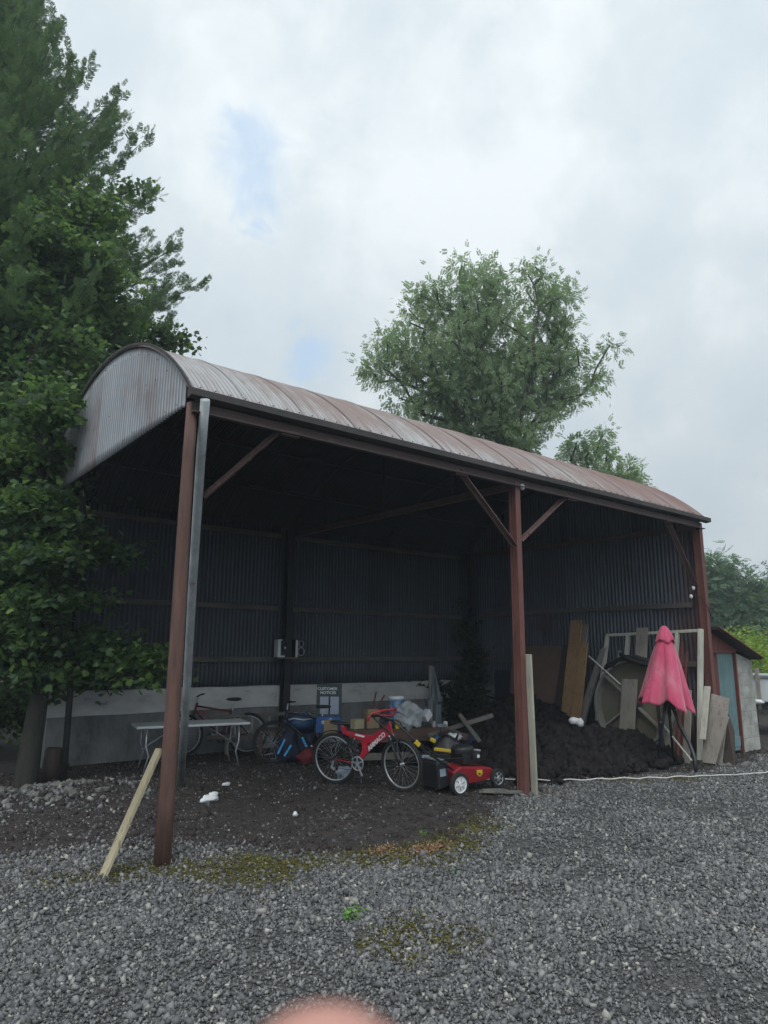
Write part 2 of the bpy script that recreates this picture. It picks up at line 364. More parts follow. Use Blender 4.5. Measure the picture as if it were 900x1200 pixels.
# weathered roof iron: pale zinc at the eave, old pinkish red paint film higher up and towards the far end
m, t, b, o = NT('weathered roof iron'); b.inputs['Metallic'].default_value = .1
c = t.nodes.new('ShaderNodeTexCoord'); s_ = t.nodes.new('ShaderNodeSeparateXYZ'); t.links.new(c.outputs['Object'], s_.inputs[0])
def mrg(v, a_, b_, c_, d_):
    q = t.nodes.new('ShaderNodeMapRange'); t.links.new(v, q.inputs[0])
    for i_, w_ in enumerate((a_, b_, c_, d_)): q.inputs[i_+1].default_value = w_
    return q.outputs[0]
st1 = tnoise(t, 1.6, 8, .65, (9, .9, .9)); st2 = tnoise(t, .9, 6, .6, off=5); sp_ = tnoise(t, 60, 4, .7, off=2)
wn = t.nodes.new('ShaderNodeTexWhiteNoise'); wn.noise_dimensions = '1D'; t.links.new(tmath(t, 'FLOOR', tmath(t, 'DIVIDE', s_.outputs['X'], .66)), wn.inputs['W'])
f_ = tmath(t, 'ADD', mrg(s_.outputs['X'], 2.3, 11.6, .05, .50), mrg(s_.outputs['Z'], 4.05, 4.75, -.12, .12))
f_ = tmath(t, 'ADD', f_, tmath(t, 'MULTIPLY', tmath(t, 'SUBTRACT', st1, .5), 1.1)); f_ = tmath(t, 'ADD', f_, tmath(t, 'MULTIPLY', tmath(t, 'SUBTRACT', st2, .5), .8))
f_ = tmath(t, 'ADD', f_, tmath(t, 'MULTIPLY', wn.outputs[0], .14))
zinc = tramp(t, sp_, [(.3, (.29, .29, .295)), (.7, (.36, .36, .365))])
film = tramp(t, f_, [(.0, (.25, .225, .215)), (.35, (.21, .165, .152)), (.7, (.18, .105, .088)), (.95, (.12, .065, .052))])
col = tmix(t, tramp(t, f_, [(-.0, 0.), (.30, 1.)]), zinc, film)
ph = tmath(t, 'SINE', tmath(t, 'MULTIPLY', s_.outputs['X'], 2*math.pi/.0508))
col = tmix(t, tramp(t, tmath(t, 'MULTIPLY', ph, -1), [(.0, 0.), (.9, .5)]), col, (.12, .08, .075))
t.links.new(col, b.inputs['Base Color']); b.inputs['Roughness'].default_value = .6; tbump(t, b, sp_, .2, .003)
MAT['roof'] = m
# pebbles: tone per stone stored on the mesh
m, t, b, o = NT('limestone chippings'); b.inputs['Roughness'].default_value = .7
a = t.nodes.new('ShaderNodeAttribute'); a.attribute_name = 'tint'
n = tnoise(t, 120, 3, .6)
col = tramp(t, a.outputs['Fac'], [(0, (.052, .051, .051)), (.45, (.135, .135, .136)), (.8, (.245, .243, .238)), (.93, (.34, .33, .29)), (1, (.5, .48, .42))])
col = tmix(t, tmath(t, 'MULTIPLY', n, .45), col, (.04, .042, .048)); t.links.new(col, b.inputs['Base Color']); MAT['gravel'] = m

# ------------------------------------------------------------------ ground
def fbm(x, y, s, seed=0, oct=4):
    v = 0; a = 1; tot = 0
    for k in range(oct):
        v += a*mnoise.noise(Vector((x*s+seed, y*s-seed*.7, seed*1.3))); tot += a; a *= .5; s *= 2.1
    return v/tot
BL = [(-30, 6.6), (-2, 6.2), (.9, 6.3), (1.9, 5.85), (2.63, 5.5), (3.5, 4.95), (4.19, 4.7), (5.2, 5.02), (6.0, 5.55), (6.9, 5.75), (8.0, 5.95), (9.5, 5.45), (10.4, 5.2), (11.5, 5.35), (13.5, 5.6), (40, 5.6)]
def edge_y(x):
    for (a, b_), (c_, d_) in zip(BL, BL[1:]):
        if a <= x <= c_: return b_+(d_-b_)*(x-a)/(c_-a)
    return 5.6
def dirt_f(x, y):     # 1 in the bare earth of the barn, 0 on the gravel
    w_ = .25+(.75 if x < 2.6 else (.75*max(0, 1-(x-2.6)/1.5)))
    d = y-edge_y(x)-(w_-.25)*.8+.5*fbm(x, y, 1.6, 3)
    return min(1, max(0, .5+d/w_))
def moss_f(x, y):
    v = 0
    e = y-edge_y(x)
    w = math.exp(-((e+.05)/.34)**2)*min(1, max(0, (x-1.8)/.4))*min(1, max(0, (6.0-x)/.6))
    v += w*(1.25+2.0*fbm(x, y, 1.9, 9))
    v += .9*math.exp(-((e+.1)/.3)**2)*(1 if .2 < x < 2.1 else 0)*(.8+fbm(x, y, 2, 5))
    for (mx, my, r, k) in ((3.0, 3.42, .4, 1.1), (8.6, 5.55, .45, .8), (9.3, 5.15, .3, .9), (7.2, 5.75, .5, .5), (2.5, 4.9, .5, .6)):
        v += k*math.exp(-((x-mx)**2+(y-my)**2)/(r*r))*(1+1.6*fbm(x, y, 3, 2))
    return min(1, max(0, v-.25))
def gh(x, y):
    h = .012*fbm(x, y, .8, 1)+.006*fbm(x, y, 4, 2)
    h += .10*math.exp(-(((x-2.5)/1.0)**2+((y-9.0)/.45)**2))
    if y > 5.5 and 2 < x < 11.6: h += .012*fbm(x, y, 2.5, 4)
    return h
def axis_pts(lo, hi, step, far):
    c_ = list(np.arange(lo, hi, step)); a = []; d = step; p = lo
    while p > -far: d *= 1.35; p -= d; a.append(p)
    b_ = []; d = step; p = hi
    while p < far: d *= 1.35; p += d; b_.append(p)
    return np.array(a[::-1]+c_+b_)
xs = axis_pts(-1.5, 15, .085, 500); ys = axis_pts(-.5, 12.0, .085, 500)
gv = []; zone = []
for y in ys:
    for x in xs:
        near = -3 < x < 17 and -2 < y < 14
        gv.append((x, y, gh(x, y) if near else 0))
        zone.append((dirt_f(x, y), moss_f(x, y) if near else 0, 0, 1))
nx = len(xs)
gf = [(j*nx+i, j*nx+i+1, (j+1)*nx+i+1, (j+1)*nx+i) for j in range(len(ys)-1) for i in range(nx-1)]
me = bpy.data.meshes.new('ground'); me.from_pydata(gv, [], gf)
ca = me.color_attributes.new('zone', 'FLOAT_COLOR', 'POINT'); ca.data.foreach_set('color', np.array(zone, dtype=np.float32).ravel())
me.polygons.foreach_set('use_smooth', [True]*len(me.polygons))
m, t, b, o = NT('yard ground'); b.inputs['Roughness'].default_value = .92; b.inputs['Specular IOR Level'].default_value = .3
a = t.nodes.new('ShaderNodeVertexColor'); a.layer_name = 'zone'; sp = t.nodes.new('ShaderNodeSeparateColor'); t.links.new(a.outputs[0], sp.inputs[0])
v1 = t.nodes.new('ShaderNodeTexVoronoi'); v1.inputs['Scale'].default_value = 75; c = t.nodes.new('ShaderNodeTexCoord'); t.links.new(c.outputs['Object'], v1.inputs[0])
bw = t.nodes.new('ShaderNodeRGBToBW'); t.links.new(v1.outputs['Color'], bw.inputs[0])
grav = tramp(t, bw.outputs[0], [(.1, (.04, .038, .036)), (.5, (.08, .078, .076)), (.85, (.15, .15, .148))])
n1 = tnoise(t, 5, 8, .7); n2 = tnoise(t, 40, 6, .7, off=3); n3 = tnoise(t, 90, 3, .6, off=8)
dirt = tramp(t, n1, [(.3, (.030, .024, .023)), (.55, (.056, .046, .043)), (.75, (.095, .080, .073))])
dirt = tmix(t, tramp(t, n3, [(.68, 0.), (.74, .8)]), dirt, (.16, .15, .14))
moss = tramp(t, n2, [(.3, (.04, .032, .014)), (.5, (.085, .075, .016)), (.66, (.15, .14, .02)), (.8, (.13, .07, .03))])
fd = tmath(t, 'ADD', sp.outputs[0], tmath(t, 'MULTIPLY', tmath(t, 'SUBTRACT', n2, .5), 1.2))
base = tmix(t, tramp(t, fd, [(.4, 0.), (.6, 1.)]), grav, dirt)
fm = tmath(t, 'ADD', sp.outputs[1], tmath(t, 'MULTIPLY', tmath(t, 'SUBTRACT', n2, .5), 1.5))
base = tmix(t, tramp(t, fm, [(.3, 0.), (.6, .95)]), base, moss)
t.links.new(base, b.inputs['Base Color'])
tbump(t, b, tmath(t, 'ADD', n2, tmath(t, 'MULTIPLY', v1.outputs['Distance'], -1.5)), .9, .015)
me.materials.append(m); go = bpy.data.objects.new('ground', me); COL.objects.link(go); tag(go, kind='structure')

def mass_mesh(name, V, F, tint, mat, parent=None, smooth=False):
    """V (n,3), F (m,k) equal-sized faces, tint per vertex"""
    me = bpy.data.meshes.new(name); n, (mf, k) = len(V), F.shape
    me.vertices.add(n); me.vertices.foreach_set('co', V.astype(np.float32).ravel())
    me.loops.add(mf*k); me.loops.foreach_set('vertex_index', F.astype(np.int32).ravel())
    me.polygons.add(mf); me.polygons.foreach_set('loop_start', np.arange(0, mf*k, k, dtype=np.int32))
    try: me.polygons.foreach_set('loop_total', np.full(mf, k, dtype=np.int32))
    except Exception: pass
    if smooth: me.polygons.foreach_set('use_smooth', [True]*mf)
    at = me.attributes.new('tint', 'FLOAT', 'POINT'); at.data.foreach_set('value', tint.astype(np.float32))
    me.update(calc_edges=True); me.validate(); me.materials.append(mat)
    o = bpy.data.objects.new(name, me); COL.objects.link(o)
    if parent: o.parent = parent
    return o
def rand_rots(n):
    q = RNG.normal(size=(n, 4)); q /= np.linalg.norm(q, axis=1)[:, None]; w, x, y, z = q.T
    return np.stack([np.stack([1-2*(y*y+z*z), 2*(x*y-w*z), 2*(x*z+w*y)], -1), np.stack([2*(x*y+w*z), 1-2*(x*x+z*z), 2*(y*z-w*x)], -1), np.stack([2*(x*z-w*y), 2*(y*z+w*x), 1-2*(x*x+y*y)], -1)], 1)
CUBE = np.array([(x, y, z) for z in (-1, 1) for y in (-1, 1) for x in (-1, 1)], float)
CF = np.array([(0, 2, 3, 1), (4, 5, 7, 6), (0, 1, 5, 4), (2, 6, 7, 3), (0, 4, 6, 2), (1, 3, 7, 5)])
def chips(name, pos, size, tint, mat, flat=.6, jit=.32):
    n = len(pos); rots = rand_rots(n)
    dims = size[:, None]*.5*np.stack([RNG.uniform(.8, 1.2, n), RNG.uniform(.6, .95, n), RNG.uniform(flat*.7, flat*1.2, n)], -1)
    v = CUBE[None]*(1+RNG.uniform(-jit, jit, (n, 8, 1))) + RNG.uniform(-jit, jit, (n, 8, 3))
    v = v*.8*dims[:, None, :]; v = np.einsum('nij,nkj->nki', rots, v)+pos[:, None, :]
    F = (CF[None]+np.arange(n)[:, None, None]*8).reshape(-1, 4)
    return mass_mesh(name, v.reshape(-1, 3), F, np.repeat(tint, 8), mat)
def scatter(n, x0, x1, y0, y1, keep):
    out_ = []
    P = RNG.uniform((x0, y0), (x1, y1), (n, 2)); u = RNG.random(n)
    for (x, y), r_ in zip(P, u):
        if r_ < keep(x, y): out_.append((x, y))
    return np.array(out_)
def gkeep(x, y):
    if x < -.2*y-.5 or x*.55+y*.85 < 1.6: return 0
    d = dirt_f(x, y); mo = moss_f(x, y)
    dist = math.hypot(x, y); k = 1 if dist < 5 else max(.30, (5/dist)**1.3)
    return k*(1-d)**1.3*(1-.75*mo)*min(1, max(.12, .80+1.5*fbm(x, y, .7, 6)+.8*fbm(x, y, 3.5, 16)))
gp = scatter(600000, -.8, 14.5, .3, 6.8, gkeep)
gs = np.clip(RNG.lognormal(math.log(.0152), .42, len(gp)), .007, .055)
gs *= np.where(np.hypot(gp[:, 0], gp[:, 1]) > 5, 1.15, 1)
gz = np.array([gh(x, y) for x, y in gp])+gs*.18+RNG.uniform(0, .006, len(gp))
gt = np.clip(RNG.normal(.46, .22, len(gp)), 0, .88); gt = np.where(RNG.random(len(gp)) < .045, RNG.uniform(.85, 1, len(gp)), gt)
tag(chips('gravel', np.column_stack([gp, gz]), gs, gt, MAT['gravel']), 'grey crushed limestone gravel covering the yard', 'gravel', kind='stuff')
def pkeep(x, y):
    d = dirt_f(x, y); mo = moss_f(x, y)
    if x < -1 or y > 11: return 0
    k = .30*d*(.25+1.3*max(0, fbm(x, y, .9, 14)+.2))+.3*mo
    if x < 3.6 and 4.8 < y < 9.5: k += .5*(.6+fbm(x, y, 1.1, 4))*min(1, (3.6-x)/1.2)
    return k
pp = scatter(140000, -.5, 13.5, 3, 11, pkeep)
ps = np.clip(RNG.lognormal(math.log(.0115), .5, len(pp)), .005, .06)
pz = np.array([gh(x, y) for x, y in pp])+ps*.1
ptn = np.clip(RNG.normal(.32, .25, len(pp)), 0, 1); ptn = np.where(RNG.random(len(pp)) < .10, RNG.uniform(.9, 1, len(pp)), ptn)
tag(chips('pebbles', np.column_stack([pp, pz]), ps, ptn, MAT['gravel']), 'loose pebbles and grit on the dark earth of the barn floor', 'pebbles', kind='stuff')

cl_ = scatter(90000, -1, 13.5, 4.2, 11, lambda x, y: .35*dirt_f(x, y)*(.3+max(0, fbm(x, y, 1.2, 33)+.4)))
cs_ = np.clip(RNG.lognormal(math.log(.022), .5, len(cl_)), .008, .09)
MAT['clod'] = simple('dark earth crumbs', (.028, .023, .022), (.045, .037, .034), .95, 0, 20, bump=.3, c3=(.075, .062, .055), spec=.2)
tag(chips('earth_crumbs', np.column_stack([cl_, np.array([gh(x, y) for x, y in cl_])+cs_*.1]), cs_, np.zeros(len(cl_)), MAT['clod'], .6), 'crumbs and clods of dark earth strewn over the barn floor', 'earth', kind='stuff')
# rubble at the left
def rkeep(x, y): return math.exp(-(((x-2.35)/.8)**2+((y-8.95)/.55)**2))
rp = scatter(1500, .8, 3.6, 7.6, 9.9, rkeep)
rs = RNG.uniform(.02, .085, len(rp)); rz = np.array([gh(x, y) for x, y in rp])+rs*.15
tag(chips('rubble', np.column_stack([rp, rz]), rs, np.clip(RNG.normal(.4, .28, len(rp)), .05, .97), MAT['gravel'], .6), 'broken pale rubble heaped beside the tree trunk', 'rubble', kind='stuff')
for k in range(22):
    x, y = random.gauss(2.45, .5), random.gauss(8.85, .3); s_ = random.uniform(.06, .14)
    o = MB().blob((0, 0, 0), (s_*1.3, s_, s_*.7), k, .35, 1).build('rock', MAT['stone_pale']); o.location = (x, y, gh(x, y)+s_*.2); o.rotation_euler = (random.uniform(-.4, .4), random.uniform(-.4, .4), random.uniform(0, 6))
    tag(o, 'fist to head sized pale rock lying in the rubble near the tree trunk', 'rock', 'rocks in the rubble by the tree')
# ------------------------------------------------------------------ the barn
X0, X1, XM, Y0, Y1, ZE = 2.30, 11.60, 6.76, 5.74, 11.28, 3.92
AYC, AR, AZ = 8.5, 3.93, 5.2-3.93           # roof arc
def arc_z(y, r=AR): return AZ+math.sqrt(max(0, r*r-(y-AYC)**2))
barn = empty('hay_barn', (6.9, 8.5, 0), 'long open fronted hay barn with curved rusty tin roof and dark corrugated walls', 'barn')
barn_off = Vector((-6.9, -8.5, 0))
def bput(o): o.parent = barn; o.matrix_parent_inverse = Matrix.Translation(barn_off); return o
AMP, PIT = .0125, .0762
MAT['underside'] = corrugated('dark underside of the iron', (.022, .024, .028), (.032, .034, .038), (.04, .028, .026), .2, None, .75, 0, 'X', 'Y')  # inner sheets set near-black, darker than the outer iron
def sheet(name, mat, us, prof, thick=.0, PIT=.0762, AMP=.0125):
    """us: positions along the corrugation axis; prof(u, off) -> list of points across"""
    pts = [prof(u, AMP*math.sin(2*math.pi*u/PIT)) for u in us]; k = len(pts[0])
    vs = [p for q in pts for p in q]; fs = [(i*k+j, (i+1)*k+j, (i+1)*k+j+1, i*k+j+1) for i in range(len(pts)-1) for j in range(k-1)]
    o = MB().add(vs, fs).build(name, mat, None, True)
    s_ = o.modifiers.new('solid', 'SOLIDIFY'); s_.thickness = .003; return o
a0 = math.acos((Y0-.10-AYC)/AR); a1 = math.acos((Y1+.08-AYC)/AR)
angs = np.linspace(a0, a1, 34)
def lap(u): return .004*math.floor(u/.66) % .008
def roofprof(u, off):
    jig = .02*math.sin(math.floor(u/.66)*2.3); L2 = []
    for i, a in enumerate(angs):
        aa = a+(jig/AR if i == 0 else 0); rr = AR+off+.012*fbm(u, a*3, .8, 7)
        L2.append((u, AYC+rr*math.cos(aa), AZ+rr*math.sin(aa)))
    return L2
us = np.arange(X0-.035, X1+.16, PIT/8)
us = np.arange(X0-.035, X1+.16, .0508/8)
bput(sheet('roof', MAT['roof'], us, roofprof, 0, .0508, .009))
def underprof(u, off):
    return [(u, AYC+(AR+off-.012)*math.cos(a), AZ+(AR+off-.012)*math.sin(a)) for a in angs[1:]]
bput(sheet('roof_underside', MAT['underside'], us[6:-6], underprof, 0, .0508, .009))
# sheet overlap lips along the roof, one seam per sheet
mb = MB()
for k in range(15):
    x = X0-.06+.66*k+.6
    if x > X1: break
    rr = AR+.013
    vs = []; 
    for a in angs:
        for dx, dr in ((0, -.004), (.008, .003), (.016, -.004)): vs.append((x+dx, AYC+(rr+dr)*math.cos(a), AZ+(rr+dr)*math.sin(a)))
    mb.add(vs, [(i*3+j, i*3+j+1, i*3+j+4, i*3+j+3) for i in range(len(angs)-1) for j in range(2)])
bput(mb.build('lap_seam', MAT['roof'], None, True))
def bolts_or_light_dots(pts, d, mname):
    first = None
    for p in pts:
        if first is None: first = MB().blob((0, 0, 0), d, 0, 0, 1).build('bolt_or_light_dot', MAT[mname]); o_ = first
        else: o_ = first.copy(); COL.objects.link(o_)
        o_.location = p; bput(o_)
bolts_or_light_dots([(X0+.08+k*.1524*1.0, AYC+(AR+.014)*math.cos(a_), AZ+(AR+.014)*math.sin(a_)) for k in range(60) for a_ in (a0-.03,)], (.02, .02, .012), 'dark_steel')
# gable ends
def gabprof(xpos, zb):
    def f(u, off):
        zt = arc_z(u)-.005; n_ = 10
        return [(xpos+off, u, zb+(zt-zb)*i/n_) for i in range(n_+1)]
    return f
usg = np.arange(Y0+.14, Y1, PIT/8)
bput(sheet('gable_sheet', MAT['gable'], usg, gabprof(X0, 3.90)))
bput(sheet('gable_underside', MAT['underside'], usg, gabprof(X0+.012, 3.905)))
bolts_or_light_dots([(X0-.014, y+random.uniform(-.02, .02), z+random.uniform(-.02, .02)) for y in np.arange(Y0+.30, Y1-1.2, .305) for z in (3.98, 4.42, arc_z(y)-.10) if z < arc_z(y)-.07 and random.random() < .75], (.010, .016, .016), 'dark_steel')
mb = MB(); 
for q in range(len(angs)-1):
    p = [(X0-.03, AYC+(AR+.02)*math.cos(a), AZ+(AR+.02)*math.sin(a)) for a in (angs[q], angs[q+1])]
    mb.beam(p[0], p[1], .03, .018, (1, 0, 0))
bput(mb.build('verge_trim', MAT['gutter']))
usr = np.arange(Y0-.02, Y1, PIT/8)
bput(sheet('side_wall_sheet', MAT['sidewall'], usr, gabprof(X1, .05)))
# side wall lower part of dark boards at the back
# back wall
def backprof(u, off): return [(u, Y1+off, z) for z in np.linspace(1.03, 3.98, 12)]
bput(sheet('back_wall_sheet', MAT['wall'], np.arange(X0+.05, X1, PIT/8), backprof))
for (xa, xb) in ((X0+.32, 6.45), (6.62, 10.95)):
    n_ = int((xb-xa)/.3); vs = []; 
    mb = MB()
    for i in range(n_+1):
        x = xa+(xb-xa)*i/n_; zt = 1.06+.02*fbm(x, 0, 2, 8); zb = .70+.015*fbm(x, 5, 2, 8)
        for (yy, zz) in ((Y1-.20, zb), (Y1-.205, zt), (Y1+.05, zt), (Y1+.05, zb)): vs.append((x, yy, zz))
    fs = [(i*4+j, (i+1)*4+j, (i+1)*4+(j+1) % 4, i*4+(j+1) % 4) for i in range(n_) for j in range(4)]+[(0, 1, 2, 3), (n_*4+3, n_*4+2, n_*4+1, n_*4)]
    bput(mb.add(vs, fs).build('rendered_band', MAT['render_pale']))
bput(MB().box(((X0+.32+X1)/2, Y1-.05, .33), (X1-X0-.34, .24, .74)).build('plinth_wall', MAT['concrete'], bevel=.01))
def ibeam(mb, a, b, w, h, upv):
    a, b = Vector(a), Vector(b); z = (b-a).normalized(); x = Vector(upv).cross(z).normalized(); y = z.cross(x)
    mb.beam(a+y*(h/2-.006), b+y*(h/2-.006), w, .012, upv); mb.beam(a-y*(h/2-.006), b-y*(h/2-.006), w, .012, upv); mb.beam(a, b, .01, h-.024, upv)
    return mb
# posts
pts = [(2.36-.02+.0*k, Y0, z) for k, z in enumerate((-.1, .5, 1.2, 2, 2.8, 3.4, 3.9))]
pts = [(2.325+.006*math.sin(z*1.7), Y0+.006*math.sin(z*2.1), z) for (_, _, z) in pts]
bput(MB().tube(pts, [.068, .066, .063, .060, .056, .053, .05], 16).build('post', MAT['pole_brown'], None, True))
bput(ibeam(MB(), (XM-.01, Y0, -.1), (XM-.01, Y0, 3.86), .09, .12, (0, 1, 0)).build('post', MAT['steel_red']))
bput(ibeam(MB(), (11.53, Y0, -.1), (11.53, Y0, 3.86), .10, .13, (0, 1, 0)).build('post', MAT['steel_red']))
for x in (6.53, 11.35): bput(ibeam(MB(), (x, Y1-.27, -.05), (x, Y1-.27, 3.9), .13, .16, (0, 1, 0)).build('post', MAT['dark_steel']))
# eave beam, gutter board, back plate
bput(MB().beam((X0-.0, Y0-.035, 3.855), (X1+.02, Y0-.035, 3.855), .02, .10, (0, 0, 1)).beam((X0, Y0-.07, 3.80), (X1+.02, Y0-.07, 3.80), .06, .012, (0, 0, 1)).build('eave_beam', MAT['beam']))
gp_ = [(Y0-.15, 3.995), (Y0-.15, 3.93), (Y0-.06, 3.915), (Y0-.05, 4.0)]
mb = MB(); n_ = 40; vs = []
for i in range(n_+1):
    x = X0-.05+(X1+.20-X0)*i/n_; s_ = .008*fbm(x, 0, 1.2, 2)
    vs += [(x, y, z+s_) for y, z in gp_]
mb.add(vs, [(i*4+j, (i+1)*4+j, (i+1)*4+(j+1) % 4, i*4+(j+1) % 4) for i in range(n_) for j in range(4)]+[(0, 1, 2, 3), (n_*4+3, n_*4+2, n_*4+1, n_*4)])
bput(mb.build('fascia_board', MAT['gutter']))
for z, mt in ((3.80, 'rail'), (2.44, 'rail'), (1.52, 'rail')):
    bput(MB().beam((X0+.02 if z > 3 else X0+.3, Y1-.07, z), (6.44, Y1-.07, z), .07, .085).build('wall_rail', MAT[mt], bevel=.004))
    bput(MB().beam((6.62, Y1-.07, z-.01), (11.2, Y1-.07, z), .07, .085).build('wall_rail', MAT[mt], bevel=.004))
for z in (2.50, 1.50):
    bput(MB().beam((X1-.07, Y0+.2, z), (X1-.07, Y1-.4, z), .07, .09).build('wall_rail', MAT['rail'], bevel=.004))
# braces
def brace(a, b): bput(MB().beam(a, b, .012, .085, (0, 1, 0)).beam(Vector(a)+Vector((0, .03, 0)), Vector(b)+Vector((0, .03, 0)), .06, .012, (0, 1, 0)).build('brace', MAT['brace']))
brace((2.68, Y0+.42, 3.15), (3.27, Y0-.02, 3.86)); brace((XM-.05, Y0-.02, 3.02), (5.72, Y0-.02, 3.86))
brace((XM+.05, Y0-.02, 3.08), (7.85, Y0-.02, 3.84)); brace((11.45, Y0+.06, 2.80), (10.52, Y0, 3.86))
for x in (3.33, 5.72, 7.9, 10.5): bput(MB().box((x, Y0-.05, 3.80), (.2, .05, .05)).build('brace_cleat', MAT['brace']))
bolts_or_light_dots([(x_, Y0-.055, z_) for (xa, za, xb, zb) in ((2.75, 3.28, 3.2, 3.77), (6.6, 3.14, 5.85, 3.77), (6.95, 3.2, 7.7, 3.72)) for f_ in (0, .35, .7, 1) for x_, z_ in ((xa+(xb-xa)*f_, za+(zb-za)*f_),)], (.02, .02, .02), 'dark_steel')
bolts_or_light_dots([(x_+random.uniform(-.03, .03), Y1-.018, z_+random.uniform(-.02, .02)) for x_ in np.arange(2.9, 11.0, .33) for z_ in (2.56, 1.64) if random.random() < .8], (.014, .01, .014), 'galv')  # pale dots standing in for daylight through nail holes
# roof frame: tie beams, hangers, purlins, arched rib
for x in (XM, X1-.15):
    bput(MB().beam((x, Y0, 3.82), (x, Y1-.2, 3.86), .06, .09).build('tie_beam', MAT['brace']))
    for dy, zt in ((0, 5.1), (-1.6, 4.7), (1.6, 4.7)): bput(MB().beam((x, AYC+dy, 3.87), (x, AYC+dy, zt), .05, .05).build('hanger', MAT['dark_steel']))
for x in (X0+.08, 4.5, XM, 9.1, X1-.1):
    mb = MB()
    for i in range(0, len(angs)-2, 2):
        p = [(x, AYC+(AR-.06)*math.cos(a), AZ+(AR-.06)*math.sin(a)) for a in (angs[i], angs[i+2])]; mb.beam(p[0], p[1], .05, .07, (1, 0, 0))
    bput(mb.build('roof_rib', MAT['dark_steel']))
for y in (6.7, 7.7, 8.7, 9.7, 10.6):
    bput(MB().beam((X0+.02, y, arc_z(y)-.09), (X1-.02, y, arc_z(y)-.09), .06, .06).build('purlin', MAT['dark_steel']))
bput(MB().blob((XM+.07, Y0-.07, 3.80), (.09, .05, .09), 1, .1, 2).build('bolt_boss', MAT['galv'], None, True))
# cable and lamps on the end post
t_ = empty('cable_with_bulbs', (11.4, 5.83, 2.6), 'thin cable with two small white bulbs hanging at the right end of the barn wall', 'light')
MB().tube([(.05, .02, .35), (-.03, .02, .18), (0, 0, .05), (.06, -.1, 0), (.1, -.16, -.12), (.16, -.19, -.3)], .008, 6).build('cable', MAT['black'], t_, True)
for p in ((-.02, .04, .03), (0, .0, .17)): MB().blob(p, (.06, .06, .075), 0, 0, 2).build('bulb', MAT['white'], t_, True)

# leaning galvanised pole and timber splint
t_ = MB().tube([(2.375, 5.575, 3.90), (2.53, 5.96, 3.45), (2.88, 6.79, 2.41), (3.28, 7.71, 1.26), (3.71, 8.74, -.05)], [.043, .044, .045, .046, .049], 14).build('metal_pole', MAT['galv'], None, True)
tag(t_, 'galvanised grey pole leaning under the eave just right of the front left red post', 'pole')
o = MB().beam((6.81, 5.645, 1.66), (6.84, 5.645, -.03), .035, .085, (0, 1, 0)).build('timber_board', MAT['splint'], bevel=.006)
tag(o, 'pale lichened board standing against the foot of the middle red post', 'board')
o = MB().beam((1.85, 5.72, -.02), (2.27, 5.82, .88), .03, .105, (0, 1, 0)).build('plank', MAT['newwood'], bevel=.004)
tag(o, 'pale splintered plank leaning on the front left post', 'plank')
# dark pole on the left side under the tree
o = MB().tube([(2.63, 9.95, -.05), (2.6, 9.93, 1.3), (2.56, 9.9, 2.6), (2.53, 9.9, 3.9)], .04, 12).build('metal_pole', MAT['dark_steel'], None, True)
tag(o, 'thin dark pole standing at the open left end of the barn beside the tree', 'pole')

# ------------------------------------------------------------------ lean-to shed at the right
shed = empty('block_shed', (12.6, 5.8, 0), 'small cement block lean-to shed with a teal door and sloping roof against the barn', 'shed')
def sput(o): o.parent = shed; o.matrix_parent_inverse = Matrix.Translation((-12.6, -5.8, 0)); return o
def zs(x): return 2.10-(x-11.75)*(2.10-1.55)/(13.5-11.75)
poly = [(12.60, 0), (13.30, 0), (13.26, zs(13.26)-.06), (13.1, 1.60), (12.60, 1.70)]
sput(MB().prism(poly, 5.80, 5.98).build('front_wall', MAT['block'], bevel=.01))
sput(MB().box((13.2, 7.6, .77), (.18, 3.2, 1.5)).build('side_wall', MAT['block']))
mb = MB(); vs = []; q = 0
for x in np.arange(11.72, 13.18, PIT/6):
    vs += [(x, 5.80+AMP*math.sin(2*math.pi*x/PIT), 1.72), (x, 5.80+AMP*math.sin(2*math.pi*x/PIT), max(1.725, zs(x)-.03))]
nq = len(vs)//2
sput(mb.add(vs, [(i*2, i*2+2, i*2+3, i*2+1) for i in range(nq-1)]).build('fascia_sheet', MAT['redsheet'], None, True))
mb = MB()
for (y0_, y1_, dz, mt) in ((5.62, 9.3, 0, 'gutter'),):
    mb.prism([(11.70, zs(11.70)+.01), (13.26, zs(13.26)+.01), (13.26, zs(13.26)-.05), (11.70, zs(11.70)-.04)], y0_, y1_)
sput(mb.build('roof', MAT['dark_steel']))
sput(MB().beam((11.68, 5.60, zs(11.68)+.0), (13.28, 5.60, zs(13.28)-.015), .02, .035, (0, 1, 0)).build('bargeboard', MAT['redwood']))
sput(MB().box((12.1, 5.79, 1.715), (.95, .05, .04)).build('lintel', MAT['redwood']))
door = sput(MB().box((12.25, 5.83, .87), (.56, .04, 1.64)).build('door', MAT['teal'], bevel=.004))
mb = MB()
for k in range(6): mb.box((12.25-.28+.047+.0933*k, 5.807, .87), (.086, .012, 1.62))
d2 = mb.build('door_boards', MAT['teal'], None, bevel=.002); d2.parent = door
d3 = MB().box((12.25, 5.797, .20), (.56, .014, .16)).build('kick_board', MAT['teal'], bevel=.002); d3.parent = door
sput(MB().box((12.575, 5.795, .86), (.045, .06, 1.7)).build('door_frame', MAT['redwood']))
sput(MB().box((11.85, 5.83, .86), (.22, .05, 1.7)).build('side_board', MAT['redwood']))

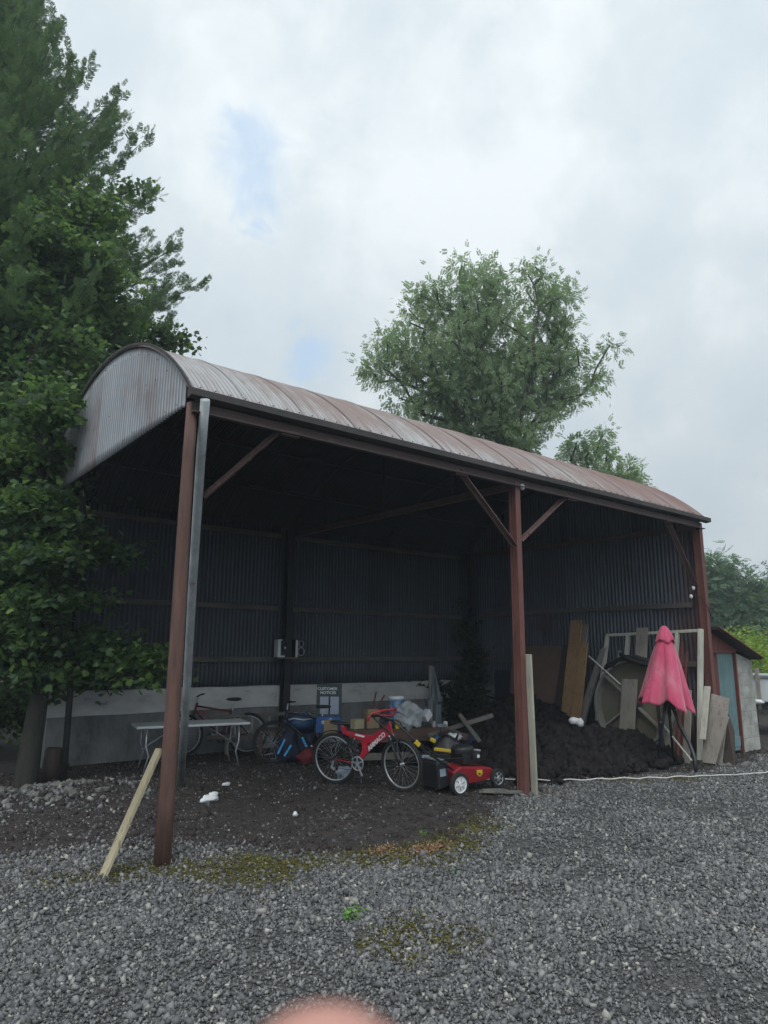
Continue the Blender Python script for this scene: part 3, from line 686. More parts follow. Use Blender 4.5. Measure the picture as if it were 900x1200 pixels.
# trailer beyond the shed
tr = empty('trailer', (16.4, 6.6, 0), 'grey sided farm trailer parked beyond the shed', 'trailer')
MB().box((0, 0, .93), (1.6, 2.6, .5)).build('body', MAT['tabletop'], tr, bevel=.02)
MB().box((0, 0, 1.205), (1.66, 2.66, .05)).build('top_rail', MAT['dullsilver'], tr)
MB().box((0, 0, .58), (1.7, 2.7, .12)).build('bed', MAT['dark_steel'], tr)
MB().box((-.85, .12, .95), (.05, .07, .85)).build('stake', MAT['greywood'], tr)
MB().torus((-.86, .52, .92), .17, .03, 'X').build('wheel_arch', MAT['rubber'], tr, True)
for y in (-.6, .6): MB().lathe([(.0, -.09), (.28, -.09), (.3, -.05), (.3, .05), (.28, .09), (0, .09)], (-.6, y, .3), 'X', 24).build('wheel', MAT['rubber'], tr, auto=40)
MB().blob((-.95, .2, .68), (.12, .5, .1), 3, .3, 2).build('tarp', MAT['white'], tr, True)

# ------------------------------------------------------------------ trees
def sample_env(envs, n, shell=.35):
    vol = np.array([e[1][0]*e[1][1]*e[1][2]*(e[2] if len(e) > 2 else 1) for e in envs]); cnt = RNG.multinomial(n, vol/vol.sum()); P = []
    for e, c in zip(envs, cnt):
        d = RNG.normal(size=(c, 3)); d /= np.linalg.norm(d, axis=1)[:, None]
        r = RNG.random(c)**shell
        P.append(np.array(e[0])+d*r[:, None]*np.array(e[1]))
    return np.concatenate(P)
def skeleton(trunk, targets, step=.5, rt_=.15, tip=.008, sag=.05):
    nodes = [Vector(p) for p in trunk]; par = [-1]+list(range(len(trunk)-1))
    arr = np.array([tuple(p) for p in nodes]); plen = [0.0]
    for i in range(1, len(nodes)): plen.append(plen[-1]+(nodes[i]-nodes[i-1]).length)
    base = np.array(trunk[0]); order = np.argsort(np.min(np.linalg.norm(targets[:, None]-np.array(trunk)[None], axis=2), axis=1))
    ends = []
    for k in order:
        t_ = targets[k]; d = np.linalg.norm(arr-t_, axis=1)
        pen = np.array(plen)*.35 + np.maximum(0, arr[:, 2]-t_[2]+.1)*1.2
        first = np.arange(len(arr)) < len(trunk)//3
        i = int(np.argmin(d+pen+first*1.0)); a = nodes[i]; b_ = Vector(t_); D = (b_-a).length; m_ = max(1, int(D/step)); prev = i
        for j in range(1, m_+1):
            f = j/m_; p = a.lerp(b_, f)+Vector((0, 0, D*.12*math.sin(f*math.pi)))+Vector([random.gauss(0, .03*D*(1-f)) for _ in range(3)])
            nodes.append(p); par.append(prev); plen.append(plen[prev]+(p-nodes[prev]).length); prev = len(nodes)-1
            arr = np.vstack([arr, np.array(p)[None]])
        ends.append(prev)
    w = np.zeros(len(nodes))
    for e in ends: w[e] += 1
    for i in range(len(nodes)-1, 0, -1):
        w[par[i]] += w[i]
    rad = tip+(rt_-tip)*(w/w[0])**.5
    nt_ = len(trunk)
    for i in range(nt_): rad[i] = rt_*(1-.88*i/(nt_-1))
    return nodes, par, rad
def tubes(nodes, par, rad, n=6, NTR=0):
    ang = np.linspace(0, 2*math.pi, n, endpoint=False); V = []; F = []
    for i in range(1, len(nodes)):
        a, b_ = nodes[par[i]], nodes[i]; z = (b_-a)
        if z.length < 1e-4: continue
        z.normalize(); x = z.orthogonal().normalized(); y = z.cross(x); base = len(V)
        ra = min(rad[par[i]], rad[i]*1.35) if i >= NTR else rad[par[i]]
        for p, r_ in ((a, ra), (b_, rad[i])):
            for q in ang: V.append(p+(x*math.cos(q)+y*math.sin(q))*r_)
        for k in range(n): F.append((base+k, base+(k+1) % n, base+n+(k+1) % n, base+n+k))
    return V, F
def leaf_rots(n, up_bias=1.2, out=None, droop=0):
    """leaf frames: x = along the leaf, z = face normal, biased upward"""
    nrm = RNG.normal(size=(n, 3)); nrm[:, 2] = np.abs(nrm[:, 2])+up_bias; nrm /= np.linalg.norm(nrm, axis=1)[:, None]
    d = RNG.normal(size=(n, 3))
    if out is not None: d = d*.7+out*1.2
    d[:, 2] -= droop
    d -= nrm*np.sum(d*nrm, 1)[:, None]; d /= np.linalg.norm(d, axis=1)[:, None]+1e-9
    y = np.cross(nrm, d); return np.stack([d, y, nrm], axis=2)
def tmpl_ash(npair=4):
    V = []; F = []
    def lf(x, y, a, l, w):
        c_, s_ = math.cos(a), math.sin(a); b_ = len(V)
        for u, v, h in ((0, 0, 0), (.5*l, .5*w, -.02), (l, 0, -.10*l), (.5*l, -.5*w, -.02)): V.append((x+u*c_-v*s_, y+u*s_+v*c_, -.25*x*x+h))
        F.append((b_, b_+1, b_+2, b_+3))
    for k in range(npair):
        x = .25+.6*k/npair
        lf(x, 0, R(62), .42, .15); lf(x, 0, R(-62), .42, .15)
    lf(.85, 0, 0, .45, .16)
    return np.array(V), np.array(F)
def tmpl_syc():
    outl = [(0, 0), (.12, -.28), (.05, -.45), (.32, -.36), (.55, -.55), (.60, -.28), (1.0, 0), (.60, .28), (.55, .55), (.32, .36), (.05, .45), (.12, .28)]
    V = [(x-.0, y, -.18*abs(y)-.12*x*x) for x, y in outl]; V.append((.38, 0, .02)); c_ = len(V)-1
    F = []
    n = len(outl)
    for i in range(0, n, 2): F.append((c_, i, (i+1) % n, (i+2) % n))
    return np.array(V), np.array(F)
def tmpl_blob(): 
    V = [(0, 0, 0), (.45, .3, -.03), (1, 0, -.08), (.45, -.3, -.03)]; return np.array(V), np.array([(0, 1, 2, 3)])
def leaves(name, mat, centers, per, spread, size, tmpl, parent, up_bias=1.0, droop=.3, tint_mid=.42, tint_sd=.16, axis_c=None, topglow=.0, sq=.7):
    TV, TF = tmpl; n = len(centers)*per
    C_ = np.repeat(centers, per, axis=0); off = RNG.normal(size=(n, 3))*spread; off[:, 2] *= sq
    pos = C_+off; out_ = off/(np.linalg.norm(off, axis=1)[:, None]+1e-6)
    rots = leaf_rots(n, up_bias, out_, droop); sz = size*RNG.uniform(.65, 1.25, n)
    V = np.einsum('nij,kj->nki', rots, TV)*sz[:, None, None]+pos[:, None, :]
    F = (TF[None]+np.arange(n)[:, None, None]*len(TV)).reshape(-1, TF.shape[1])
    ct = np.repeat(RNG.normal(tint_mid, tint_sd, len(centers)), per)
    tint = np.clip(ct+RNG.normal(0, .12, n), 0, 1)
    return mass_mesh(name, V.reshape(-1, 3), F, np.repeat(tint, len(TV)), mat, parent)
def tree(name, label, cat, trunk, envs, ncl, per, spread, size, tmpl, mat, rt_=.18, group=None, step=.5, shell=.4, extra=None, bark='bark', **k):
    e = empty(name, trunk[0], label, cat, group); org = np.array(trunk[0])
    cl = sample_env(envs, ncl, shell)
    if extra is not None: cl = np.concatenate([cl, extra])
    nodes, par, rad = skeleton([tuple(np.array(p)-org) for p in trunk], cl-org, step, rt_)
    V, F = tubes(nodes, par, rad, 8, len(trunk)); MB().add(V, F).build('trunk', MAT[bark], e, True)
    sub = cl-org
    thin = [tuple(q) for i, q in enumerate(nodes) if i > len(trunk) and rad[i] < .028]
    tw = np.concatenate([sub, np.array(thin)]) if thin else sub
    if len(tw) > len(sub)*1.8: 
        idx = RNG.permutation(np.arange(len(sub), len(tw)))[:int(len(sub)*.8)]; tw = np.concatenate([sub, tw[idx]])
    leaves('crown', mat, tw, per, spread, size, tmpl, e, **k)
    return e
CR = np.array(rt); CF_ = np.array(fw)
# big ash behind the barn: crown made of several uneven lobes (metres, world)
def lobe(px_, py_, w, rx, rz, ry=None):
    """helper used only while laying the crown out: lobe centre seen at a bearing, real size in metres"""
    d = fw*800.9 + rt*(px_-450) + up*(600-py_); p = Vector((0, 0, 1.7))+d*(w/800.9)
    return (tuple(p), (rx, ry or rx, rz))
AW = 22
ash_env = [lobe(560, 350, AW, 1.25, 1.25), lobe(512, 375, AW, 1.1, 1.3), lobe(640, 350, AW, 1.15, 1.1), lobe(480, 425, AW-.6, 1.25, .9), lobe(440, 432, AW, .55, .45),
           lobe(560, 430, AW-.6, 1.7, 1.7), lobe(630, 430, AW+.3, 1.5, 1.5), lobe(510, 475, AW-.4, 1.3, 1.0), lobe(585, 490, AW-.5, 1.6, 1.1), lobe(660, 465, AW, 1.0, .8),
           lobe(700, 430, AW, .55, .7), lobe(714, 400, AW, .32, .5), lobe(612, 525, AW-.5, 1.3, .6), lobe(530, 520, AW-.5, 1.2, .6), lobe(655, 395, AW+.2, .6, .7)]
tree('ash_tree', 'tall broad ash tree rising behind the middle of the barn roof', 'tree',
     [(16.3, 14.3, 0), (16.3, 14.3, 2.5), (16.2, 14.2, 4.5), (16.15, 14.2, 6.0), (16.0, 14.1, 7.5), (15.9, 14.1, 9)], ash_env, 430, 24, .21, .23, tmpl_ash(), MAT['ash'], .30, up_bias=-.2, droop=.5, tint_mid=.5, tint_sd=.2, shell=.5, sq=.95)
small_env = [lobe(682, 540, 23, .6, .5), lobe(712, 535, 23, .5, .45), lobe(705, 514, 23, .25, .3), lobe(740, 552, 23, .3, .25), lobe(668, 522, 23, .22, .25), lobe(725, 570, 23, .8, .4), lobe(690, 575, 23, 1.1, .5)]
tree('young_tree', 'smaller paler tree showing low over the roof to the right of the ash', 'tree',
     [(19.5, 13.0, 0), (19.5, 13, 3), (19.4, 12.9, 5), (19.3, 12.8, 6.6)], small_env, 80, 30, .16, .24, tmpl_ash(), MAT['ash'], .16, up_bias=-.2, droop=.5, tint_mid=.62, tint_sd=.15, shell=.5, sq=.9)
# sycamore beside the open end of the barn
syc_env = [lobe(40, 262, 11.5, .55, .45), lobe(80, 300, 11.5, .8, .6), lobe(120, 262, 12, .6, .45), lobe(160, 225, 12.5, .25, .25), lobe(20, 370, 11, 1.1, .8), lobe(110, 350, 11.8, .8, .55),
           lobe(165, 385, 13, .6, .25), lobe(200, 402, 13.2, .4, .13), lobe(229, 404, 13.2, .13, .13), lobe(60, 440, 10.8, 1.0, .8), lobe(15, 520, 10.5, .95, .9), lobe(50, 560, 10.3, .5, .55), lobe(45, 645, 10, .55, .4),
           lobe(15, 620, 10.3, .6, .6), lobe(110, 640, 9.6, .55, .22), lobe(145, 650, 9.4, .22, .16), lobe(20, 700, 10.6, .5, .5), lobe(60, 785, 9.2, .55, .24)+(4,), lobe(10, 770, 9.2, .45, .3)+(4,), lobe(110, 772, 9.3, .5, .34)+(3,), lobe(155, 775, 9.2, .38, .26)+(4,), lobe(30, 740, 10, .5, .4)+(2,), lobe(30, 790, 9.8, .5, .3), lobe(185, 745, 9.3, .1, .08), lobe(128, 722, 9.3, .2, .13),
           lobe(90, 470, 11.8, .45, .45), lobe(140, 405, 12.2, .6, .3), lobe(60, 478, 9.0, .36, .3), lobe(45, 530, 9.0, .33, .35), lobe(35, 600, 9.0, .5, .4), lobe(78, 600, 7.9, .16, .12), lobe(45, 575, 8.8, .25, .2), lobe(20, 540, 9.6, .6, .5), lobe(95, 500, 12.0, .3, .3), lobe(-60, 450, 11, 1.2, 2.2), lobe(-50, 700, 10.8, 1, 1)]
syc_env += [lobe(15, 680, 9.6, .5, .35)+(3,), lobe(60, 640, 9.2, .4, .25)+(3,), lobe(15, 830, 11.5, .8, .35)+(2,), lobe(95, 690, 9.4, .3, .22)+(2,), lobe(64, 462, 9.3, .25, .18)+(2,), lobe(45, 705, 8.7, .38, .3)+(4,), lobe(25, 660, 8.9, .35, .25)+(3,), lobe(60, 655, 8.6, .3, .18)+(3,), lobe(20, 750, 8.9, .4, .25)+(3,), lobe(70, 620, 9.0, .3, .2)+(2,)]
tree('sycamore_tree', 'leafy sycamore with leaning mossy trunk at the open left end of the barn', 'tree',
     [(2.17, 9.93, -.15), (2.2, 9.95, .5), (2.25, 9.98, 1.2), (2.27, 10.02, 2.0), (2.24, 10.05, 2.8), (2.1, 10.1, 3.6), (1.95, 10.2, 4.4), (1.85, 10.25, 5.0)], syc_env, 680, 54, .20, .10, tmpl_syc(), MAT['syc'], .15, up_bias=.5, droop=.45, tint_mid=.42, tint_sd=.26, shell=.6, sq=.45, step=.4, bark='bark_dark')
# trunk flare below: lower trunk kept thick
def conifer(base, height, prof, label, nb=240, lean=0.0):
    e = empty('cypress_tree', base, label, 'tree'); V = []; F = []
    MB().tube([(0, 0, -.1), (0, 0, height*.5), (0, 0, height*.98)], [.3, .2, .02], 10).build('trunk', MAT['bark'], e, True)
    nodes = []; par = []; rad = []; SP = []; SD = []
    for k in range(nb):
        z0 = height*(.06+.92*(k+random.random())/nb); L_ = prof(z0/height)*random.uniform(.80, 1.08); a = k*2.399+random.uniform(-.3, .3)
        rise = .32+.5*(z0/height)
        p = Vector((0, 0, z0)); d = Vector((math.cos(a), math.sin(a), rise)).normalized(); m_ = max(3, int(L_/.28)); prev = len(nodes); nodes.append(p.copy()); par.append(-1); rad.append(.045)
        for j in range(1, m_+1):
            f = j/m_; dd = (d+Vector((0, 0, .55*f*f-.25*f))).normalized(); p = p+dd*(L_/m_)
            nodes.append(p.copy()); par.append(prev); rad.append(.04*(1-f)+.006); prev = len(nodes)-1
            if f > .30:
                ns = 15 if f < .85 else 13
                for q in range(ns):
                    s_ = Vector((-dd.y, dd.x, 0)).normalized()*random.uniform(-1.1, 1.1); s_.z += random.uniform(-.2, .9)
                    SP.append(tuple(p+Vector([random.gauss(0, .17-.08*f) for _ in range(3)]))); SD.append(tuple((dd*1.1+s_).normalized()))
        SP.append(tuple(p)); SD.append(tuple(dd))
    ang = 5; VV = []; FF = []
    for i in range(len(nodes)):
        if par[i] < 0: continue
        a_, b_ = nodes[par[i]], nodes[i]; z = (b_-a_).normalized(); x = z.orthogonal().normalized(); y = z.cross(x); b0 = len(VV)
        for p, r_ in ((a_, rad[par[i]]), (b_, rad[i])):
            for q in range(4): VV.append(p+(x*math.cos(q*math.pi/2)+y*math.sin(q*math.pi/2))*r_)
        for q in range(4): FF.append((b0+q, b0+(q+1) % 4, b0+4+(q+1) % 4, b0+4+q))
    MB().add(VV, FF).build('limbs', MAT['bark'], e, True)
    # spray template: central axis with alternating feathery shoots
    TV = []; TF = []
    def needle(o_, d_, l, w, lift):
        d_ = d_/np.linalg.norm(d_); s_ = np.array((-d_[1], d_[0], 0)); b0 = len(TV)
        for q in (o_, o_+d_*l*.4+s_*w+np.array((0, 0, lift*.4)), o_+d_*l+np.array((0, 0, lift)), o_+d_*l*.4-s_*w+np.array((0, 0, lift*.4))): TV.append(tuple(q))
        TF.append((b0, b0+1, b0+2, b0+3))
    for k in range(5):
        x = .10+.75*k/5+random.uniform(-.04, .04)
        for s_ in (1, -1):
            l = (.46-.055*k)*random.uniform(.75, 1.15); d0 = np.array((.9+random.uniform(-.2, .3), s_*.62, random.uniform(-.15, .25))); d0 /= np.linalg.norm(d0)
            needle(np.array((x, 0, -.05*x)), d0, l, .042, .05)
            needle(np.array((x, 0, -.05*x))+d0*l*.4, np.array((.5, s_, random.uniform(-.2, .2))), l*.4, .035, .0)
    needle(np.array((0, 0, 0)), np.array((1, 0, 0)), 1.1, .03, .03)
    TV = np.array(TV); TF = np.array(TF)
    SP = np.array(SP); SD = np.array(SD); n = len(SP)
    nrm = RNG.normal(size=(n, 3))*.6; nrm[:, 2] += 1; nrm -= SD*np.sum(nrm*SD, 1)[:, None]; nrm /= np.linalg.norm(nrm, axis=1)[:, None]
    rots = np.stack([SD, np.cross(nrm, SD), nrm], axis=2); sz = RNG.uniform(.13, .34, n)
    VV = np.einsum('nij,kj->nki', rots, TV)*sz[:, None, None]+SP[:, None, :]
    FF = (TF[None]+np.arange(n)[:, None, None]*len(TV)).reshape(-1, 4)
    mass_mesh('crown', VV.reshape(-1, 3), FF, np.repeat(np.clip(RNG.normal(.45, .2, n), 0, 1), len(TV)), MAT['conifer'], e)
    return e
conifer((.72, 15.3, 0), 17.4, lambda h: float(np.interp(h, (0, .2, .35, .42, .5, .58, .66, .74, .82, .9, 1), (5, 5.5, 5.7, 5.5, 4.8, 4.0, 3.2, 2.35, 1.65, 1.0, .2))), 'tall dark cypress with feathery spiked sprays filling the left side behind the barn', 520)
# far trees at the right, hedge
far_env = [lobe(838, 690, 36, 1.6, 1.5), lobe(862, 710, 36, 1.8, 1.6), lobe(884, 715, 36, 1.2, 1.4), lobe(893, 702, 36, .6, .6), lobe(870, 682, 36, .9, .7), lobe(845, 735, 36, 2.4, 1.4), lobe(815, 690, 37, 1.6, 1.6), lobe(832, 668, 36, .8, .6)]
tree('broad_tree', 'rounded tall tree beyond the shed against the sky', 'tree', [(36, 17.5, 0), (36, 17.5, 2), (36, 17.5, 4)], far_env, 170, 34, .42, .50, tmpl_ash(), MAT['farleaf'], .35, up_bias=.6, tint_mid=.4, tint_sd=.2, shell=.5)
low_env = [lobe(890, 745, 42, 2.6, 1.2), lobe(930, 740, 42, 3, 1.4), lobe(860, 760, 42, 3, 1.2), lobe(985, 740, 44, 3.5, 1.8), lobe(1040, 735, 44, 3.5, 2)]
tree('low_tree', 'lower dark green tree to the right of the rounded tree', 'tree', [(44.5, 17.5, 0), (44.5, 17.5, 1.5)], low_env, 150, 34, .5, .55, tmpl_ash(), MAT['farleaf'], .3, up_bias=.6, tint_mid=.25, tint_sd=.12, shell=.5)
hc = sample_env([((21.6, 9.4, 1.35), (1.8, 2.6, 1.0)), ((24, 7.5, 1.1), (2.5, 2.2, 1.0)), ((20.6, 11.5, 1.2), (1.5, 2.0, 1.0))], 150, .5)
e = empty('hedge', (22, 9.3, 0), 'bright yellow green hedge beyond the shed and trailer', 'hedge')
leaves('foliage', MAT['hedgeleaf'], hc-np.array((22, 9.3, 0)), 70, .22, .13, tmpl_blob(), e, up_bias=.8, tint_mid=.5, tint_sd=.22)
# dark bushes behind the left end and dark gate
bc = sample_env([((.9, 12.6, .7), (1.1, .5, .9)), ((-.8, 12.2, .8), (1.1, .6, 1.0)), ((-.2, 14.2, 1.4), (2.4, 1.0, 1.6)), ((2.3, 13.9, 1.6), (1.6, .9, 1.8)), ((-2.6, 13.2, 1.8), (1.8, 1.4, 2.0))], 230, .5)
e = empty('laurel_hedge', (0, 13.9, 0), 'dark shady hedge behind the tree at the left edge', 'hedge')
leaves('foliage', MAT['syc'], bc-np.array((0, 13.9, 0)), 60, .25, .13, tmpl_blob(), e, up_bias=.8, tint_mid=.25, tint_sd=.15)
e = empty('sheet_gate', (1.55, 11.9, 0), 'dark metal gate in the shade at the far left behind the tree trunk', 'gate', rz=R(-38))
MB().box((-.35, 0, .62), (1.3, .03, 1.0)).build('panel', MAT['dark_steel'], e); 
MB().beam((-1, -.03, 1.15), (.32, -.03, 1.15), .05, .05).beam((-1, -.03, .12), (.32, -.03, .12), .05, .05).beam((.3, -.03, 0), (.3, -.03, 1.25), .06, .06).beam((-1, -.03, 0), (-1, -.03, 1.25), .06, .06).build('gate_frame', MAT['gutter'], e)
o = MB().tube([(0, 0, 0), (0, 0, .2), (.01, 0, .36), (.012, 0, .40)], [.13, .115, .11, .09], 14).build('tree_stump', MAT['stump'], None, True); o.location = (2.52, 10.15, 0)
tag(o, 'short dark stump between the tree trunk and the thin dark pole', 'stump')

# ------------------------------------------------------------------ turf heap
def heap_h(x, y):
    # main mound against the end wall, sloping to the front and to the bikes
    h = .72*math.exp(-(((x-10.4)/1.5)**2+((y-8.95)/1.05)**2))+.34*math.exp(-(((x-9.1)/1.15)**2+((y-6.95)/.75)**2))+.28*math.exp(-(((x-10.3)/.9)**2+((y-6.7)/.5)**2))
    h += .35*math.exp(-(((x-8.6)/.9)**2+((y-8.1)/.9)**2))
    return h*(1+.25*fbm(x, y, 1.1, 21))-.07
mb = MB(); hx = np.arange(6.9, 11.55, .08); hy = np.arange(5.7, 11.1, .08)
vs = [(x, y, max(-.05, heap_h(x, y))+.03*fbm(x, y, 6, 3)) for y in hy for x in hx]; n_ = len(hx)
fs = [(j*n_+i, j*n_+i+1, (j+1)*n_+i+1, (j+1)*n_+i) for j in range(len(hy)-1) for i in range(n_-1)]
mb.add(vs, fs)
base_ = mb
sods = scatter(20000, 6.9, 11.5, 5.7, 11, lambda x, y: (1 if heap_h(x, y) > .0 else (.12 if heap_h(x, y) > -.05 else .012)))
sz_ = np.clip(RNG.lognormal(math.log(.10), .4, len(sods)), .04, .24)
sp_ = np.column_stack([sods, np.array([max(gh(x, y), heap_h(x, y)) for x, y in sods])+sz_*.26+RNG.uniform(-.01, .05, len(sods))])
hs = chips('turf_heap', sp_, sz_, np.zeros(len(sods)), MAT['sod'], .75, .3)
tmp = base_.build('tmp', MAT['sod'], None, True)
bm = bmesh.new(); bm.from_mesh(hs.data); bm.from_mesh(tmp.data); bm.to_mesh(hs.data); bm.free(); bpy.data.objects.remove(tmp)
tag(hs, 'large heap of loose black turf sods under the right half of the barn', 'turf heap', kind='stuff')

# ------------------------------------------------------------------ writing
def text(body, size, name, mat, parent, loc, rotm, ext=.002, bold=0.0, align='CENTER', sx=1.0, shear=0):
    cu = bpy.data.curves.new('txt', 'FONT'); cu.body = body; cu.size = size; cu.extrude = ext; cu.align_x = align; cu.align_y = 'CENTER'; cu.offset = bold; cu.shear = shear
    o_ = bpy.data.objects.new('txt', cu); COL.objects.link(o_); bpy.context.view_layer.update()
    me_ = bpy.data.meshes.new_from_object(o_.evaluated_get(bpy.context.evaluated_depsgraph_get())); bpy.data.objects.remove(o_)
    me_.name = name; me_.materials.clear(); me_.materials.append(mat)
    for v in me_.vertices: v.co.x *= sx
    q = bpy.data.objects.new(name, me_); COL.objects.link(q); q.parent = parent
    q.matrix_local = Matrix.Translation(loc) @ rotm.to_4x4()
    return q
XZ = Matrix(((1, 0, 0), (0, 0, -1), (0, 1, 0)))       # text standing in the xz plane facing -y

# ------------------------------------------------------------------ bicycles  (local x forward, z up)
def wheel(parent, x, r, rimmat, yaw=0, name='wheel', cz=None, disc=False):
    e_ = bpy.data.objects.new(name, None); COL.objects.link(e_); e_.parent = parent; e_.location = (x, 0, cz or r); e_.rotation_euler = (0, 0, R(yaw)); e_.empty_display_size = .1
    MB().torus((0, 0, 0), r-.022, .023, 'Y', 48, 10).build('tyre', MAT['rubber'], e_, True)
    MB().torus((0, 0, 0), r-.052, .011, 'Y', 48, 8).build('rim', rimmat, e_, True)
    mb = MB()
    for k in range(28):
        a = 2*math.pi*k/28; s_ = .03 if k % 2 else -.03; a2 = a+(.5 if k % 4 < 2 else -.5)
        mb.tube([(.02*math.cos(a2), s_, .02*math.sin(a2)), ((r-.055)*math.cos(a), 0, (r-.055)*math.sin(a))], .0014, 4)
    mb.build('spokes', MAT['dullsilver'], e_)
    MB().lathe([(0, -.05), (.012, -.05), (.014, -.034), (.026, -.03), (.026, -.025), (.014, -.02), (.014, .02), (.026, .025), (.026, .03), (.014, .034), (.012, .05), (0, .05)], (0, 0, 0), 'Y', 14).build('hub', MAT['dullsilver'], e_, True)
    return e_
def chainset(parent, x, z, ringmat, ang=-60):
    mb = MB().torus((x, -.06, z), .085, .009, 'Y', 30, 6)
    mb.build('chainring_guard', ringmat, parent, True)
    mb = MB()
    for k in range(5):
        a = 2*math.pi*k/5+.4; mb.beam((x, -.062, z), (x+.08*math.cos(a), -.062, z+.08*math.sin(a)), .02, .006, (0, 1, 0))
    mb.lathe([(0, -.07), (.03, -.07), (.03, -.05), (0, -.05)], (x, 0, z), 'Y', 14).build('chainring', MAT['cs'] if 'cs' in MAT else ringmat, parent)
    for s_, a in ((-1, ang), (1, ang+180)):
        q = (x+.17*math.cos(R(a)), s_*.085, z+.17*math.sin(R(a)))
        MB().beam((x, s_*.08, z), q, .022, .012, (0, 1, 0)).build('crank', MAT['dullsilver'], parent, bevel=.003)
        MB().box((q[0], s_*.14, q[2]), (.09, .09, .022)).build('pedal', MAT['black'], parent, bevel=.004)
MAT['blueblack'] = simple('blue black disc', (.02, .04, .08), (.015, .03, .06), .4)
def red_bike():
    e = empty('bicycle', (5.355, 7.70, gh(5.4, 7.6)), 'red mountain bicycle with silver rims standing in front of the brown workbench', 'bicycle', rz=math.atan2(-.84, .36), rx=R(4)); e.scale = (.96, .96, .96)
    r = .335; wb = 1.02
    wheel(e, 0, r, MAT['dullsilver'], 3); wheel(e, wb, r, MAT['dullsilver'], -12)
    bb = Vector((.40, 0, .31)); hd = Vector((.84, 0, .80)); hb = Vector((.87, 0, .69)); st = Vector((.20, 0, .70)); mid = Vector((.56, 0, .66))
    mb = MB()   # thick Y-frame
    mb.prism([(.37, .36), (.43, .345), (.60, .515), (.90, .715), (.87, .82), (.81, .82), (.73, .715), (.57, .575), (.46, .46)], -.024, .024)
    mb.prism([(.15, .72), (.18, .655), (.42, .605), (.52, .575), (.60, .585), (.76, .715), (.80, .79), (.70, .735), (.60, .675), (.45, .672), (.30, .69)], -.02, .02)
    mb.tube([(.855, 0, .86), (.885, 0, .68)], .024, 12)
    mb.prism([(.13, .72), (.16, .66), (.20, .67), (.19, .76), (.17, .76), (.17, .72), (.15, .78), (.13, .78)], -.03, .03)
    mb.prism([(.43, .62), (.54, .60), (.50, .42), (.41, .40), (.45, .50)], -.014, .014)
    mb.build('frame', MAT['bikered'], e, bevel=.008)
    MB().prism([(.34, .66), (.48, .64), (.50, .66), (.36, .682)], -.0225, -.0205).build('decal', MAT['white'], e)
    text('AMMACO', .075, 'lettering', MAT['white'], e, (.672, -.027, .598), Matrix.Rotation(R(-40.5), 3, 'Y') @ XZ, .002, .003, 'CENTER', 1.0, .2)
    mb = MB()
    for s_ in (-.06, .06):
        mb.tube([(bb.x-.02, s_*.7, bb.z+.1), (.2, s_, .46), (0, s_, r)], .013, 8)
    mb.tube([(.40, 0, .42), (.24, 0, .52), (.12, 0, .52)], .022, 8)
    mb.build('swingarm', MAT['black'], e, True)
    MB().tube([(.0, -.055, r), (.2, -.058, r-.01), (.36, -.055, .315)], .008, 6).build('chainstay', MAT['bikered'], e, True)
    MB().tube([(.33, 0, .62), (.27, 0, .46)], .012, 8).build('shock', MAT['dullsilver'], e, True)
    mb = MB()
    for k in range(9): mb.torus((.325-.0055*k, 0, .60-.014*k), .024, .005, 'Z', 14, 6)
    mb.build('shock_spring', MAT['black'], e, True)
    chainset(e, bb.x, bb.z, MAT['dullsilver'])
    MB().lathe([(0, -.052), (.07, -.052), (.07, -.05), (0, -.05)], (bb.x, 0, bb.z), 'Y', 24).build('chain_disc', MAT['blueblack'], e)
    MB().tube([(.0, -.055, r+.035), (.2, -.055, r+.075), (.40, -.055, bb.z+.085)], .004, 5).tube([(.0, -.055, r-.035), (.04, -.055, r-.1), (.2, -.055, .22), (.40, -.055, bb.z-.085)], .004, 5).build('chain', MAT['dark_steel'], e)
    MB().box((.01, -.06, r-.07), (.03, .02, .10), rot(0, 20)).lathe([(0, -.066), (.022, -.066), (.022, -.056), (0, -.056)], (.03, 0, r-.12), 'Y', 12).build('derailleur', MAT['dullsilver'], e)
    MB().tube([(.18, 0, .66), (.14, 0, .79)], .013, 8).build('seat_post', MAT['dullsilver'], e, True)
    mb = MB(); pr = [(-.02, .075), (.0, .085), (.06, .08), (.12, .04), (.20, .022), (.26, .014)]; vs = []
    for x, w in pr:
        for k in range(8):
            a = 2*math.pi*k/8; vs.append((x, w*math.cos(a), .80+.022*math.sin(a)+(.012 if x < .02 else 0)))
    mb.add(vs, [(i*8+k, (i+1)*8+k, (i+1)*8+(k+1) % 8, i*8+(k+1) % 8) for i in range(5) for k in range(8)]+[tuple(range(8)), tuple(range(47, 39, -1))])
    MB.build(mb, 'saddle', MAT['black'], e, True)
    fk = MB()
    for s_ in (-.055, .055): fk.tube([(.895, s_, .64), (.96, s_, .47), (1.02, s_, r)], [.018, .017, .012], 8)
    fk.beam((.885, -.07, .66), (.885, .07, .66), .03, .04)
    fk.build('fork', MAT['black'], e, True)
    for s_ in (-.055, .055): MB().tube([(.876, s_, .70), (.915, s_, .60)], .013, 8).build('fork_stanchion', MAT['dullsilver'], e, True)
    MB().tube([(.85, 0, .86), (.84, 0, .93), (.90, 0, .95)], .015, 8).build('stem', MAT['black'], e, True)
    MB().tube([(.80, -.29, .975), (.86, -.17, .965), (.90, -.07, .95), (.90, .07, .95), (.86, .17, .965), (.80, .29, .975)], .0125, 10).build('handlebar', MAT['bikered'], e, True)
    MB().tube([(.70, -.30, .90), (.72, -.22, .99), (.84, -.12, 1.02), (.90, .05, 1.01), (.86, .2, 1.0), (.78, .29, .96)], .014, 10).build('bar_guard', MAT['bikered'], e, True)
